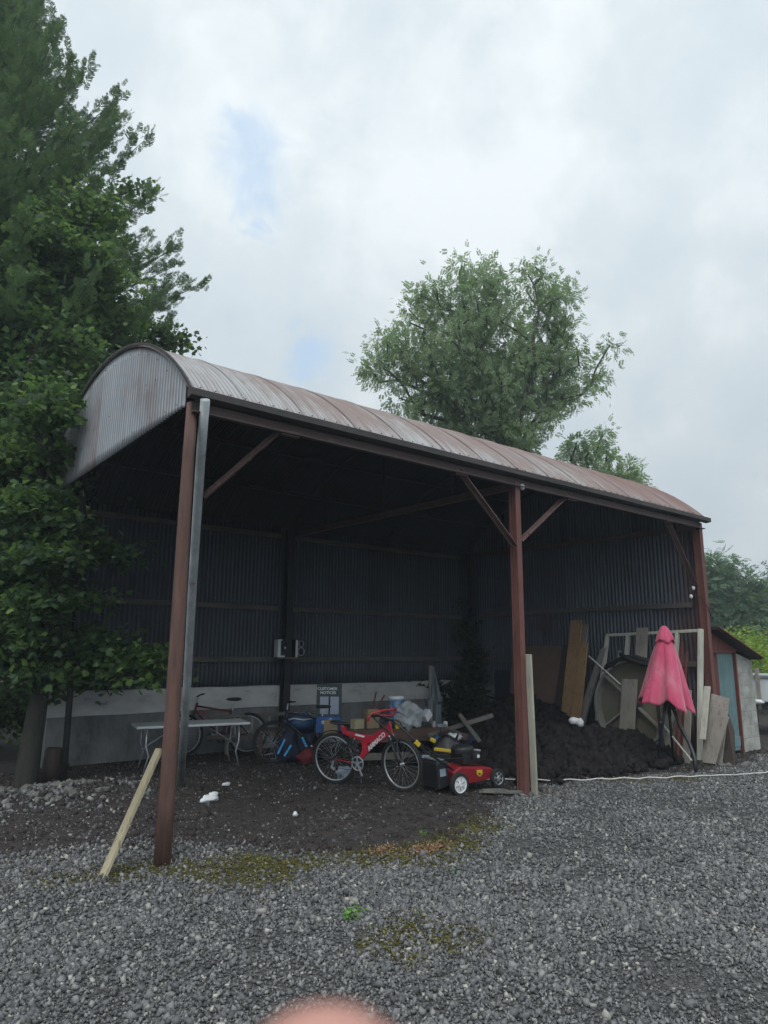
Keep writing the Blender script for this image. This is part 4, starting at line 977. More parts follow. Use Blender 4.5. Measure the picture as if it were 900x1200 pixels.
    for s_ in (-1, 1):
        MB().tube([(.83, s_*.23, .972), (.78, s_*.33, .977)], .018, 10).build('grip', MAT['black'], e, True)
        MB().tube([(.86, s_*.2, .955), (.92, s_*.25, .92), (.90, s_*.31, .90)], .006, 6).build('brake_lever', MAT['black'], e, True)
    for y_, z_, m_ in ((-.09, .88, 'black'), (.0, .90, 'black')):
        MB().lathe([(0, -.02), (.035, -.02), (.042, 0), (.042, .02), (0, .02)], (.80, y_, z_), 'X', 16).build('reflector', MAT[m_], e)
        MB().lathe([(0, -.026), (.022, -.026), (.022, -.019), (0, -.019)], (.80, y_, z_), 'X', 16).build('reflector_lens', MAT['white'], e)
    MB().tube([(.86, -.1, .94), (.93, -.14, .85), (.92, -.06, .70), (.97, -.06, .5)], .004, 5).tube([(.84, .1, .94), (.78, .12, .82), (.72, .03, .76), (.4, -.02, .70)], .004, 5).build('cables', MAT['black'], e)
    fd = MB(); 
    fd.torus((0, 0, r), r+.03, .006, 'Y', 20, 6, R(20), R(165)); vs = []
    for k in range(21):
        a = R(15)+R(150)*k/20
        for y_, rr in ((-.03, r+.022), (0, r+.034), (.03, r+.022)): vs.append((rr*math.cos(a), y_, r+rr*math.sin(a)))
    MB().add(vs, [(i*3+j, i*3+j+1, i*3+j+4, i*3+j+3) for i in range(20) for j in range(2)]).build('mudguard', MAT['black'], e, True)
    MB().tube([(.36, .05, .24), (.33, .14, .10), (.30, .2, .0)], .008, 6).build('kickstand', MAT['dullsilver'], e)
    return e
red_bike()
def plain_bike(loc, rz, framemat, label, tilt=6, s=1.0, silver='dullsilver'):
    e = empty('bicycle', loc, label, 'bicycle', rz=rz, rx=R(tilt)); e.scale = (s, s, s)
    r = .33; wheel(e, 0, r, MAT[silver], 2); wheel(e, 1.03, r, MAT[silver], 14)
    MB().tube([(.42, 0, .28), (.28, 0, .70)], .016, 8).tube([(.42, 0, .28), (.86, 0, .70)], .018, 8).tube([(.28, 0, .68), (.84, 0, .78)], .015, 8).tube([(.83, 0, .83), (.87, 0, .68)], .018, 8).tube([(0, .05, r), (.3, .03, .66)], .009, 6).tube([(0, -.05, r), (.3, -.03, .66)], .009, 6).tube([(0, .05, r), (.42, .03, .28)], .01, 6).tube([(0, -.05, r), (.42, -.03, .28)], .01, 6).build('frame', framemat, e, True)
    mb = MB()
    for s_ in (-.055, .055): mb.tube([(.88, s_, .66), (.94, s_, .5), (1.03, s_, r)], .013, 8)
    mb.beam((.88, -.06, .665), (.88, .06, .665), .03, .03).build('fork', MAT['black'], e, True)
    MB().tube([(.26, 0, .70), (.23, 0, .86)], .012, 8).build('seat_post', MAT['dullsilver'], e)
    MB().blob((.24, 0, .88), (.26, .15, .06), 3, .1, 2).build('saddle', MAT['black'], e, True)
    MB().tube([(.83, 0, .83), (.82, 0, .93)], .012, 8).build('stem', MAT['dullsilver'], e)
    MB().tube([(.74, -.29, .96), (.80, -.15, .95), (.84, 0, .93), (.80, .15, .95), (.74, .29, .96)], .012, 8).build('handlebar', MAT['dark_steel'], e, True)
    chainset(e, .42, .28, MAT['dark_steel'], 20)
    return e
plain_bike((5.62, 10.62, .0), R(180-22), MAT['darkred'], 'old dark red bicycle standing against the back wall behind the white folding table', 6)
plain_bike((6.26, 8.95, .0), R(142), simple('dark blue frame', (.012, .016, .03), (.01, .012, .02), .4), 'dark bicycle standing among the blue bags left of the red bicycle', 5, .95, 'dark_steel')
o = MB().blob((0, 0, 0), (.06, .05, .06), 1, .1, 2).build('rear_lamp', MAT['bikered'], None, True); o.location = (4.72, 10.42, .72)
tag(o, 'small red lamp showing just above the white folding table', 'lamp')

# ------------------------------------------------------------------ white folding table
e = empty('folding_table', (4.36, 9.98, 0), 'long pale folding table with bent tube legs along the back left', 'table', rz=R(-11))
MB().box((0, .05, .61), (1.62, .62, .035)).build('tabletop', MAT['tabletop'], e, bevel=.008)
for sx_ in (-1, 1):
    for sy_ in (-1, 1):
        MB().tube([(sx_*.66, sy_*.22+.05, .59), (sx_*.665, sy_*.23+.05, .36), (sx_*.62, sy_*.24+.05, .22), (sx_*.68, sy_*.25+.05, -.02)], .0125, 8).build('leg', MAT['dullsilver'], e, True)
    MB().tube([(sx_*.655, -.18, .30), (sx_*.655, .28, .30)], .01, 6).tube([(sx_*.655, .05, .30), (sx_*.2, .05, .585)], .01, 6).build('leg_brace', MAT['dullsilver'], e, True)
# timber ladder frame leaning on the wall
e = empty('ladder', (6.0, 10.55, 0), 'pale wooden ladder lying on its side against the back wall left of the blue bags', 'ladder', rz=R(-8), rx=R(-8))
MB().box((-.05, 0, .62), (2.0, .03, .06)).build('rail', MAT['greywood_h'], e, bevel=.003)
MB().box((-.05, 0, .30), (2.0, .03, .06)).build('rail', MAT['greywood_h'], e, bevel=.003)
for x in (-.9, -.6, -.3, 0, .3, .6): MB().box((x, 0, .46), (.035, .028, .27)).build('rung', MAT['greywood'], e)
MB().box((-.7, .1, .15), (.05, .05, .3)).box((.7, .1, .15), (.05, .05, .3)).build('prop', MAT['greywood'], e)
for k, (a, b_) in enumerate((((5.55, 9.92, .08), (5.98, 9.62, .17)), ((5.6, 9.80, .03), (5.95, 9.56, .03)))):
    o = MB().tube([a, b_], .014, 8).build('metal_tube', MAT['dullsilver'], None, True)
    tag(o, ['pale metal tube propped at a slant on the floor right of the folding table', 'pale metal tube lying flat on the floor under the slanted tube'][k], 'tube')

# ------------------------------------------------------------------ blue bags, boxes, notice board
e = empty('holdall', (5.98, 9.55, .45), 'dark blue patterned holdall resting on the bench behind the dark bicycle', 'bag', rz=R(-38))
MB().blob((0, 0, .13), (.50, .28, .27), 5, .12, 3).build('body', MAT['blue'], e, True)
mb = MB()
for k in range(26): mb.blob((-.28+.022*k+random.uniform(-.01, .01), -.10+random.uniform(-.05, .05), .27+random.uniform(-.012, .02)), (.022, .03, .012), k, .3, 1)
mb.build('pale_print', MAT['dullsilver'], e, True)
MB().tube([(-.2, -.14, .17), (-.1, -.17, .2), (.05, -.17, .18), (.2, -.14, .2)], .012, 6).build('strap', MAT['tabletop'], e, True)
e = empty('low_bench', (6.3, 9.75, 0), 'dark low timber bench along the back carrying the blue bags and notice board', 'bench', rz=R(-30))
MB().box((0, 0, .42), (1.7, .5, .05)).build('top', MAT['bench'], e, bevel=.004)
for x in (-.8, .8):
    for y in (-.2, .2): MB().box((x, y, .2), (.06, .06, .4)).build('leg', MAT['bench'], e)
e = empty('sports_jacket', (5.72, 9.50, .03), 'black jacket with bright blue stripes slumped on the floor below the blue holdall', 'jacket', rz=R(-38))
MB().blob((0, 0, .19), (.38, .26, .46), 8, .3, 3).build('body', MAT['navy'], e, True)
for dx in (0, .1): MB().beam((-.13+dx, -.145, .12-dx*.3), (-.03+dx, -.135, .33-dx*.8), .028, .008, (0, 1, 0)).build('stripe', MAT['cyan'], e)
e = empty('sports_bag', (5.98, 9.34, .03), 'black bag with light blue stripe standing behind the red cloth bag', 'bag', rz=R(-38))
MB().blob((0, 0, .2), (.34, .24, .42), 12, .2, 3).build('body', MAT['navy'], e, True)
mb = MB()
for k in range(4): mb.box((-.07+.018*k, -.125, .34-.035*k), (.04, .012, .03), rot(0, 40))
mb.build('stripe', MAT['cyan'], e)
o = MB().blob((0, 0, .1), (.30, .22, .22), 15, .25, 3).build('cloth_bag', MAT['darkred'], None, True); o.location = (5.86, 9.18, .0)
tag(o, 'dark red cloth bag on the earth floor left of the dark bicycle', 'bag')
e = empty('notice_board', (6.34, 9.32, .43), 'dark green customer notices board with two pale panes standing at the back', 'notice board', rz=R(-38), rx=R(-5))
MB().box((0, 0, .36), (.40, .035, .74)).build('panel', MAT['green_board'], e, bevel=.004)
for x in (-.075, .09):
    MB().box((x, -.022, .40), (.135, .012, .27)).build('pane', MAT['pane'], e, bevel=.002)
text('CUSTOMER', .058, 'lettering', MAT['white'], e, (-.03, -.0185, .655), XZ, .001, .0012, 'CENTER', 1.05)
text('NOTICES', .058, 'lettering', MAT['white'], e, (-.02, -.0185, .595), XZ, .001, .0012, 'CENTER', 1.05)
e = empty('flower_box', (6.2, 9.1, .44), 'bright blue box with white flower print below the notice board', 'box', rz=R(-38))
MB().box((0, 0, .13), (.38, .2, .24)).build('box', simple('sky blue print', (.02, .12, .34), (.015, .06, .2), .5, 0, 4), e, bevel=.01)
mb = MB()
for x, z in ((-.08, .17), (.03, .20), (.12, .15)):
    for k in range(5): a = k*1.257; mb.lathe([(0, -.108), (.014, -.108), (.014, -.1), (0, -.1)], (x+.017*math.cos(a), 0, z+.017*math.sin(a)), 'Y', 8)
mb.build('flower_print', MAT['white'], e)
o = MB().box((0, 0, 0), (.2, .14, .22)).build('cardboard_box', MAT['cardboard'], None, bevel=.004); o.location = (6.12, 8.93, .545); o.rotation_euler = (0, 0, R(-38))
tag(o, 'small brown carton in front of the blue flower box', 'box')
# speakers on the rail
for k, (x, z, lab) in enumerate(((6.50, 1.56, 'open backed grey speaker box on the wall rail, the left of two'), (6.83, 1.56, 'grey speaker box with two round cones on the wall rail, the right of two'))):
    e = empty('speaker', (x-.05, Y1-.32, z), lab, 'speaker', rz=R(-8+k*14))
    MB().box((0, .08, .15), (.245 if k == 0 else .20, .18, .33)).build('cabinet', MAT['tabletop'] if k == 0 else MAT['black'], e, bevel=.004)
    if k == 0:
        MB().box((0, -.014, .16), (.13, .01, .26)).build('open_panel', MAT['black'], e)
        MB().blob((-.02, -.03, .22), (.10, .05, .2), 4, .5, 2).build('torn_wiring', MAT['black'], e, True)
        MB().blob((.0, -.05, .165), (.04, .03, .04), 4, .1, 2).build('magnet', MAT['white'], e, True)
    else:
        MB().box((-.075, -.012, .15), (.05, .008, .31)).build('trim', MAT['tabletop'], e)
        for z2, r2 in ((.24, .055), (.10, .072)):
            c_ = MB().torus((0.02, -.02, z2), r2, .009, 'Y', 26, 8).build('cone_ring', MAT['dullsilver'], e, True)
            MB().lathe([(r2*.95, -.018), (r2*.4, .0), (r2*.35, -.01), (0, -.022)], (.02, 0, z2), 'Y', 20).build('cone', MAT['dark_steel'], e, True)
MB_ = MB().box((0, 0, 0), (.62, .26, .03)).build('shelf_board', MAT['rail']); MB_.location = (6.62, Y1-.25, 1.545-.0); tag(MB_, 'narrow dark shelf board on the rail under the two speakers', 'shelf')

# ------------------------------------------------------------------ workbench and clutter on it
wb = empty('workbench', (7.05, 8.42, 0), 'brown timber workbench covered with clutter behind the red bicycle', 'workbench', rz=R(-21.8))
MB().box((0, .15, .50), (1.66, .62, .05)).build('top', MAT['bench'], wb, bevel=.004)
MB().box((0, -.15, .41), (1.60, .03, .14)).build('apron', MAT['bench'], wb, bevel=.003)
for x in (-.74, .74):
    for y in (-.10, .40): MB().box((x, y, .24), (.08, .08, .50)).build('leg', MAT['bench'], wb)
MB().box((0, -.14, .14), (1.5, .025, .1)).build('stretcher', MAT['greywood_h'], wb)
def onbench(x, y, z=.526):
    a = R(-21.8); return (7.05+x*math.cos(a)-y*math.sin(a), 8.42+x*math.sin(a)+y*math.cos(a), z)
e = empty('paint_bucket', onbench(.0, .18), 'tall tub with white lid and blue white print on the workbench', 'bucket')
MB().lathe([(0, 0), (.092, 0), (.112, .30), (.112, .31)], (0, 0, .12), 'Z', 28).build('tub', simple('blue white print', (.5, .55, .6), (.06, .16, .34), .45, 0, 9, c3=(.02, .05, .1)), e, auto=40)
MB().lathe([(0, .345), (.118, .345), (.126, .335), (.126, .30), (.112, .30)], (0, 0, .12), 'Z', 28).build('lid', MAT['white'], e, auto=40)
MB().box((0, 0, .06), (.22, .2, .12)).build('block', MAT['cardboard'], e)
o = MB().blob((0, 0, 0), (.42, .26, .36), 31, .4, 4, rot(0, 35, 0), 2.4).build('plastic_bag', MAT['bag'], None, True); o.location = onbench(.13, -.10, .72); tag(o, 'crumpled clear plastic bag hanging over the front of the workbench', 'plastic bag')
o = MB().box((0, 0, 0), (.16, .10, .12), rot(0, -38, 10)).build('white_box', MAT['white'], None, bevel=.006); o.location = onbench(.45, .02, .70); tag(o, 'small white box tilted on top of the clutter right of the plastic bag', 'box')
e = empty('grey_bucket', onbench(.42, .30), 'dark grey bucket with wire handle behind the white box', 'bucket')
MB().lathe([(0, 0), (.10, 0), (.135, .28), (.145, .28), (.145, .30), (.13, .30), (.1, .02), (0, .02)], (0, 0, 0), 'Z', 26).build('pail', simple('grey pail', (.10, .11, .13), (.07, .08, .1), .5), e, auto=40)
MB().torus((0, -.02, .2), .13, .004, 'Y', 20, 5, R(180), R(360)).build('handle', MAT['dullsilver'], e, True)
o = MB().box((0, 0, .14), (.20, .16, .28)).build('cardboard_box', MAT['cardboard'], None, bevel=.004); o.location = onbench(-.42, .1); o.rotation_euler = (0, 0, R(-15)); tag(o, 'upright brown carton on the workbench behind the bicycle handlebar', 'box')
o = MB().box((0, 0, .07), (.18, .12, .14)).build('carton', simple('cream carton', (.36, .34, .22), (.3, .26, .15), .7), None, bevel=.004); o.location = onbench(-.66, .05); tag(o, 'low cream carton at the left end of the workbench', 'box')
for k, (x, dx, l_) in enumerate(((-.42, .07, .32), (-.36, .16, .27))):
    a = Vector(onbench(x, .1, .74)); o = MB().tube([a, a+Vector((dx, -.02, l_))], .013, 8).build('tool_handle', MAT['redwood'], None, True)
    tag(o, ['taller wooden tool handle sticking up out of the upright carton', 'shorter more slanted tool handle beside the tall one in the carton'][k], 'tool handle')
bits = [('paint_tin', (-.16, .0), (.05, .12), 'blue', 'small blue tin between handlebar and tub on the workbench'), ('yellow_tin', (-.06, -.08), (.035, .09), 'yellow', 'little yellow tin near the front edge of the workbench'),
        ('glass_jar', (.56, -.02), (.035, .09), 'dullsilver', 'small grey jar near the right end of the workbench'), ('white_cup', (.76, .0), (.035, .08), 'white', 'white cup at the right end of the workbench')]
for nme, (x, y), (r_, h_), mt, lab in bits:
    o = MB().lathe([(0, 0), (r_, 0), (r_, h_*.85), (r_*.85, h_*.9), (r_*.85, h_), (0, h_)], (0, 0, 0), 'Z', 18).build(nme, MAT[mt], None, auto=40); o.location = onbench(x, y); tag(o, lab, 'tin' if 'tin' in nme else ('jar' if 'jar' in nme else 'cup'))
e = empty('metal_tray', onbench(.66, -.06), 'shallow grey metal tray on the right end of the workbench', 'tray', rz=R(-20))
MB().box((0, 0, .01), (.14, .10, .01)).build('base', MAT['dark_steel'], e)
MB().box((0, -.05, .025), (.15, .008, .04)).box((0, .05, .025), (.15, .008, .04)).box((-.072, 0, .0255), (.008, .092, .039)).box((.072, 0, .0255), (.008, .092, .039)).build('tray_rim', MAT['dullsilver'], e)
# rags and clutter low on the floor under the bench
for k, (x, y, z, d, mt, lab, nme) in enumerate((
    (5.62, 7.88, .09, (.20, .14, .16), 'pane', 'small pale blue pot seen through the rear wheel of the red bicycle', 'pot'),
    (7.42, 7.62, .44, (.30, .16, .10), 'white', 'crumpled white rag on the timber offcuts behind the mower', 'rag'),
    (7.25, 7.72, .42, (.22, .2, .10), 'blue', 'dark blue rag under the white rag behind the mower', 'rag'))):
    o = MB().blob((0, 0, 0), d, 40+k, .45, 3, None, 2.5).build(nme, MAT[mt], None, True); o.location = (x, y, z); tag(o, lab, nme)
# loose beams behind the mower
for k, (a, b_, w, h, lab) in enumerate((
    ((7.25, 8.0, .44), (8.20, 7.55, .72), .07, .06, 'long thin beam slanting up behind the mower towards the turf heap'),
    ((7.68, 7.75, .75), (7.86, 7.50, .36), .11, .04, 'short grey plank end leaning across the long slanting beam'),
    ((7.38, 7.85, .52), (7.72, 7.62, .42), .05, .09, 'short brown offcut lying on the pile behind the rags'))):
    o = MB().beam(a, b_, w, h).build('offcut', MAT['greywood_h'] if k < 2 else MAT['bench'], None, bevel=.003); tag(o, lab, 'timber')
o = MB().blob((0, 0, 0), (1.0, .7, .8), 4, .35, 3, None, 1.5).build('dark_sacking', MAT['navy'], None, True); o.location = (7.85, 7.95, .05); tag(o, 'dark sacking heaped under the offcuts at the left edge of the turf', 'sack')

# grey sheet hanging by the corner, ivy, torn poster
vs = []; nu, nv = 14, 22
for j in range(nv):
    f = j/(nv-1)
    for i in range(nu):
        g_ = i/(nu-1); w_ = .03+.40*f if f < .55 else .25+.05*(1-f)
        x = (g_-.5)*w_+.10*f*(1 if f < .55 else .2)-.02
        y = .05*math.sin(g_*13+f*3)*min(1, f*2.5)
        vs.append((x, y, 1.0*(1-f)-(.12*g_*f if f < .6 else 0)))
o = MB().add(vs, [(j*nu+i, j*nu+i+1, (j+1)*nu+i+1, (j+1)*nu+i) for j in range(nv-1) for i in range(nu-1)]).build('tarpaulin', MAT['tarp'], None, True)
s_ = o.modifiers.new('s', 'SOLIDIFY'); s_.thickness = .004; o.location = (8.45, 9.15, .42); o.rotation_euler = (0, 0, R(-38)); tag(o, 'grey tarpaulin hung in a peak near the dark back corner post', 'tarpaulin')
o = MB().beam((8.43, 9.2, 0), (8.41, 9.2, 1.43), .04, .04).build('tarpaulin_prop', MAT['greywood']); tag(o, 'upright lath holding up the peak of the grey tarpaulin', 'lath')
e = empty('ivy', (11.2, 11.0, 0), 'dark ivy climbing the back corner post of the barn', 'ivy')
ic = np.concatenate([sample_env([((0.1, -.05, 1.2), (.28, .2, 1.3)), ((-.1, -.05, 2.3), (.15, .15, .6)), ((-.9, -.05, .95), (.45, .1, .22)), ((-.3, -.1, .6), (.5, .3, .5))], 110, .6)])
leaves('foliage', MAT['ivyleaf'], ic, 26, .12, .09, tmpl_syc(), e, up_bias=.4, tint_mid=.4)
e = empty('torn_poster', (11.52, 10.92, .42), 'torn pale board with dark peeled streaks leaning on the end wall by the ivy', 'board', rz=R(90), ry=0)
MB().box((0, 0, .27), (.78, .02, .54)).build('board', simple('peeled board', (.26, .26, .27), (.16, .16, .17), .8, 0, 4, (1, 1, 3), .3, c3=(.03, .03, .03)), e)
mb = MB()
for k in range(9): mb.blob((random.uniform(-.3, .3), -.012*-1, random.uniform(.1, .48)), (random.uniform(.1, .35), .012, .05), k, .5, 2, rot(0, random.uniform(-15, 15)))
mb.build('peeled_patch', MAT['black'], e)
o = MB().box((11.50, 10.15, .92), (.03, .62, .75)).build('blue_grey_sheet', simple('slate sheet', (.03, .038, .05), (.022, .028, .038), .6), None); tag(o, 'plain dark slate coloured sheet against the end wall above the back of the turf', 'sheet')

# ------------------------------------------------------------------ things leaning on the end wall
def lean(name, mat, y0, y1, yb0, yb1, ztop, zbot, xt, xb, th, label, cat='plank', ztop2=None):
    """flat board: top edge y0..y1 at xt, bottom edge yb0..yb1 at xb"""
    z2 = ztop if ztop2 is None else ztop2
    c_ = [Vector((xb, yb0, zbot)), Vector((xb, yb1, zbot)), Vector((xt, y1, z2)), Vector((xt, y0, ztop))]
    nrm = (c_[1]-c_[0]).cross(c_[3]-c_[0]).normalized()*th
    org = Vector((xb, (yb0+yb1)/2, zbot)); vs = [p-org for p in c_]+[p+nrm-org for p in c_]
    o_ = MB().add(vs, [(0, 1, 2, 3), (7, 6, 5, 4), (0, 4, 5, 1), (1, 5, 6, 2), (2, 6, 7, 3), (3, 7, 4, 0)]).build(name, mat, None, bevel=min(.004, th*.2))
    o_.location = org
    if label: tag(o_, label, cat)
    return o_
lean('hardboard_sheet', MAT['plywood'], 9.88, 8.50, 9.72, 8.50, 1.80, .35, 11.40, 11.05, .012, 'large red brown hardboard sheet leaning on the end wall behind the middle post', 'sheet')
lean('dark_plank', MAT['stump'], 8.54, 8.38, 8.62, 8.44, 1.82, .25, 11.38, 11.0, .03, 'nearly black plank between the hardboard sheet and the orange planks')
lean('pine_plank', MAT['tanwood'], 8.34, 8.08, 8.40, 8.10, 2.29, .28, 11.40, 10.98, .035, 'tallest orange pine plank with a rough end leaning on the end wall')
lean('pine_plank', MAT['greywood'], 8.22, 8.00, 8.30, 8.1, 2.22, .28, 11.49, 11.08, .03, 'dull brown plank hidden behind the tallest orange plank')
lean('pine_plank', MAT['tanwood'], 8.06, 7.90, 8.14, 7.92, 1.86, .28, 11.30, 10.93, .035, 'shorter orange pine plank right of the tallest one')
lean('grey_plank', MAT['greywood'], 7.72, 7.62, 8.08, 7.94, 1.74, .3, 11.42, 10.98, .03, 'silvered plank leaning steeply to the right beside the orange planks')
lean('grey_plank', MAT['greywood'], 7.62, 7.56, 7.98, 7.88, 1.76, .3, 11.32, 10.94, .02, 'thin silvered lath leaning beside the metal strip')
o = MB().beam((11.25, 7.50, 1.78), (10.9, 7.86, .25), .02, .008, (0, 1, 0)).build('metal_strip', MAT['dullsilver']); tag(o, 'bright metal strip leaning beside the silvered planks', 'strip')
o = MB().tube([(10.85, 7.60, 1.62), (10.75, 6.92, 1.15)], .012, 8).build('white_rod', MAT['white']); tag(o, 'thin white rod slanting down to the top of the round drum', 'rod')
lean('slate_board', simple('blue grey board', (.07, .075, .095), (.05, .05, .07), .7), 7.50, 7.22, 7.7, 7.3, .95, .15, 11.2, 10.95, .02, 'blue grey board low behind the left side of the round drum', 'board')
# cream timber frame
fr = empty('wooden_panel', (11.30, 6.8, 0), 'large cream painted timber frame with uprights leaning on the end wall', 'wooden panel')
def fpt(y, z): f = z/2.05; return Vector((11.18+.24*f-11.30, y-6.8, z))
def fbeam(a, b_, w, nm): MB().beam(fpt(*a), fpt(*b_), .05, w, (1, 0, 0)).build(nm, MAT['cream'], fr, bevel=.004)
fbeam((7.58, 2.0), (5.74, 2.06), .05, 'top_rail'); fbeam((7.56, 1.98), (7.76, .45), .085, 'stile'); fbeam((7.13, 1.99), (7.24, .3), .085, 'upright'); fbeam((6.18, 2.02), (6.32, .3), .085, 'upright')
MB().beam((.10, 5.74-6.8+.02, 2.08), (-.12, 5.84-6.8, .0), .05, .12, (1, 0, 0)).build('stile', MAT['cream'], fr, bevel=.006)
lean('grey_board', MAT['greywood'], 6.86, 6.64, 6.92, 6.70, 2.12, .3, 11.28, 11.0, .02, 'wide grey board standing across the middle of the cream timber frame', 'board')
lean('grey_board', MAT['greywood'], 7.30, 7.24, 7.36, 7.28, 1.72, .4, 11.35, 11.1, .02, 'short thin grey lath inside the left part of the cream frame', 'lath')
# round drum
dr = empty('cable_drum', (10.92, 6.78, .84), 'big round algae stained cable drum end leaning under the cream frame', 'cable drum', ry=R(8))
Rr = .72
MB().lathe([(Rr-.03, -.10), (Rr+.012, -.10), (Rr+.012, .16), (Rr-.03, .16)], (0, 0, 0), 'X', 64, True).build('rim', MAT['drumrim'], dr, auto=40)
MB().lathe([(0, .06), (Rr-.03, .06), (Rr-.03, .085), (0, .085)], (0, 0, 0), 'X', 64, True).build('disc', MAT['disc'], dr)
for a in (38, 142): MB().beam((-.02, (Rr-.03)*math.cos(R(a)), (Rr-.03)*math.sin(R(a))), (-.005, -(Rr-.03)*math.cos(R(a)), -(Rr-.03)*math.sin(R(a))), (.035 if a < 90 else .03), .085, (1, 0, 0)).build('spoke', MAT['greywood'], dr, bevel=.003)
MB().lathe([(0, -.06), (.13, -.06), (.13, .01), (0, .01)], (0, 0, 0), 'X', 24).build('hub', MAT['stump'], dr)
lean('front_board', MAT['greywood'], 6.90, 6.61, 6.96, 6.68, 1.24, .15, 10.80, 10.66, .025, 'broad grey brown board leaning on the front of the round drum', 'board')
lean('brown_board', MAT['stump'], 6.30, 6.24, 6.22, 6.14, .95, .1, 10.78, 10.7, .02, 'thin reddish lath crossing the right side of the drum', 'lath')
o = MB().tube([(10.9, 6.98, 1.66), (10.82, 6.75, 1.56), (10.78, 6.5, 1.50), (10.8, 6.2, 1.46), (10.85, 5.9, 1.44)], .035, 10).build('black_pipe', MAT['rubber'], None, True); tag(o, 'black bent pipe lying on top of the round drum', 'pipe')
mb = MB(); rp2 = [(10.93+.02*math.sin(k*1.7), 6.78+.76*math.cos(R(42+k*9)), .84+.76*math.sin(R(42+k*9))+.015*math.sin(k*2.3)) for k in range(15)]
mb.tube(rp2, [.02+.035*abs(math.sin(.5+k*.9))+.012 for k in range(15)], 10)
o = mb.build('rubber_sheeting', MAT['rubber'], None, True); tag(o, 'black rubber sheeting draped over the back of the drum', 'sheeting')
# boards right of the umbrella
lean('red_lath', MAT['redwood'], 6.02, 5.98, 6.06, 6.02, 1.85, .0, 11.22, 10.8, .02, 'taller thin dark red lath left of the cream corner upright', 'lath')
lean('red_lath', MAT['redwood'], 5.94, 5.90, 5.98, 5.94, 1.70, .0, 11.20, 10.8, .02, 'shorter thin dark red lath touching the cream corner upright', 'lath')
lean('cream_board', MAT['cream'], 5.66, 5.56, 5.72, 5.62, 1.16, .35, 11.18, 11.0, .02, 'short cream board at the foot of the right red post', 'board')
lean('grey_board', MAT['greywood'], 5.62, 5.34, 5.72, 5.40, 1.04, -.02, 11.32, 11.0, .025, 'tall grey board with slanted top standing in front of the right red post', 'board', .98)
lean('pale_board', MAT['greywood'], 5.46, 5.24, 5.60, 5.42, .72, .02, 11.05, 10.85, .025, 'short pale board leaning furthest forward by the right red post', 'board')
lean('dark_board', MAT['stump'], 5.40, 5.30, 5.54, 5.24, .85, -.02, 11.30, 11.10, .03, 'dark narrow tapering board at the right end of the leaning boards', 'board', .5)
lean('grey_board', MAT['greywood'], 6.40, 6.12, 6.35, 6.1, .75, .0, 11.0, 10.75, .02, 'weathered board low behind the umbrella legs', 'board')
lean('brown_board', MAT['plywood'], 6.10, 5.80, 6.1, 5.82, .95, .0, 11.05, 10.8, .02, 'dark red brown board low behind the right umbrella leg', 'board')
lean('grey_board', MAT['greywood'], 5.86, 5.76, 5.88, 5.76, 1.1, .0, 10.95, 10.72, .02, 'narrow grey board between the umbrella leg and the pale boards', 'board')
o = MB().tube([(10.45, 6.05, .62), (10.25, 5.48, .12)], .014, 8).build('white_stick', MAT['cream']); tag(o, 'thin pale stick slanting to the ground between the umbrella legs', 'stick')
for k in range(5):
    o = MB().blob((0, 0, 0), (.16, .12, .1), 60+k, .3, 1).build('rock', MAT['stone_pale']); o.location = (10.75+.14*k+random.uniform(-.03, .03), 5.12+random.uniform(-.1, .15), .02); tag(o, 'small grey rock on the gravel below the leaning boards', 'rock', 'rocks below the leaning boards')
e = empty('white_mask', (9.42, 6.9, heap_h(9.42, 6.9)+.22), 'small white plastic piece like a mask lying on top of the turf', 'plastic piece', rz=R(-40))
MB().blob((-.03, 0, .02), (.16, .08, .11), 3, .2, 3).blob((.06, -.01, -.005), (.12, .07, .13), 5, .2, 3).build('shell', MAT['white'], e, True)

# ------------------------------------------------------------------ folded parasol on bent legs
um = empty('garden_umbrella', (10.15, 5.71, 0), 'faded pink folded parasol standing over black bent legs beside the leaning boards', 'umbrella')
nseg = 128; rows = 34; vs = []
def hem(a): return .90+.09*math.cos(a-2.3)+.05*math.cos(5*a+1.0)+.02*math.sin(11*a)
for j in range(rows):
    f = j/(rows-1)
    for i in range(nseg):
        a = 2*math.pi*i/nseg; ph = 5*a+1.0+.5*math.sin(2*a)+.5*f
        fold = abs(math.sin(ph/2))**.75                      # broad panels with creased valleys between them
        R1 = .05+.375*f**.88; depth = .08+.42*f
        r_ = R1*(1-depth*(1-fold))*(1+.03*math.sin(13*a+4*f)*f+.02*math.sin(23*a)*f)
        r_ *= 1+.16*f*math.cos(a-2.4)
        z = 2.03-(2.03-hem(a))*f+.015*math.sin(7*a)*f
        vs.append((r_*math.cos(a)+.015*f*math.sin(9*f+a), r_*math.sin(a), z))
fs = [(j*nseg+i, j*nseg+(i+1) % nseg, (j+1)*nseg+(i+1) % nseg, (j+1)*nseg+i) for j in range(rows-1) for i in range(nseg)]+[tuple(range(nseg))]
o = MB().add(vs, fs).build('canopy', MAT['pink'], um, True); s_ = o.modifiers.new('s', 'SOLIDIFY'); s_.thickness = .003
vs = []
for j in range(10):
    f = j/9
    for i in range(48):
        a = 2*math.pi*i/48; r_ = (.02+.125*f**.8)*(1+.10*f*math.cos(8*a)); vs.append((r_*math.cos(a), r_*math.sin(a), 2.10-.24*f**1.3+.025*f*math.cos(4*a)))
o = MB().add(vs, [(j*48+i, j*48+(i+1) % 48, (j+1)*48+(i+1) % 48, (j+1)*48+i) for j in range(9) for i in range(48)]+[tuple(range(48))]).build('vent_cap', MAT['pink'], um, True); s_ = o.modifiers.new('s', 'SOLIDIFY'); s_.thickness = .003
MB().tube([(0, 0, .75), (0, 0, 2.08)], .019, 12).build('pole', MAT['black'], um, True)
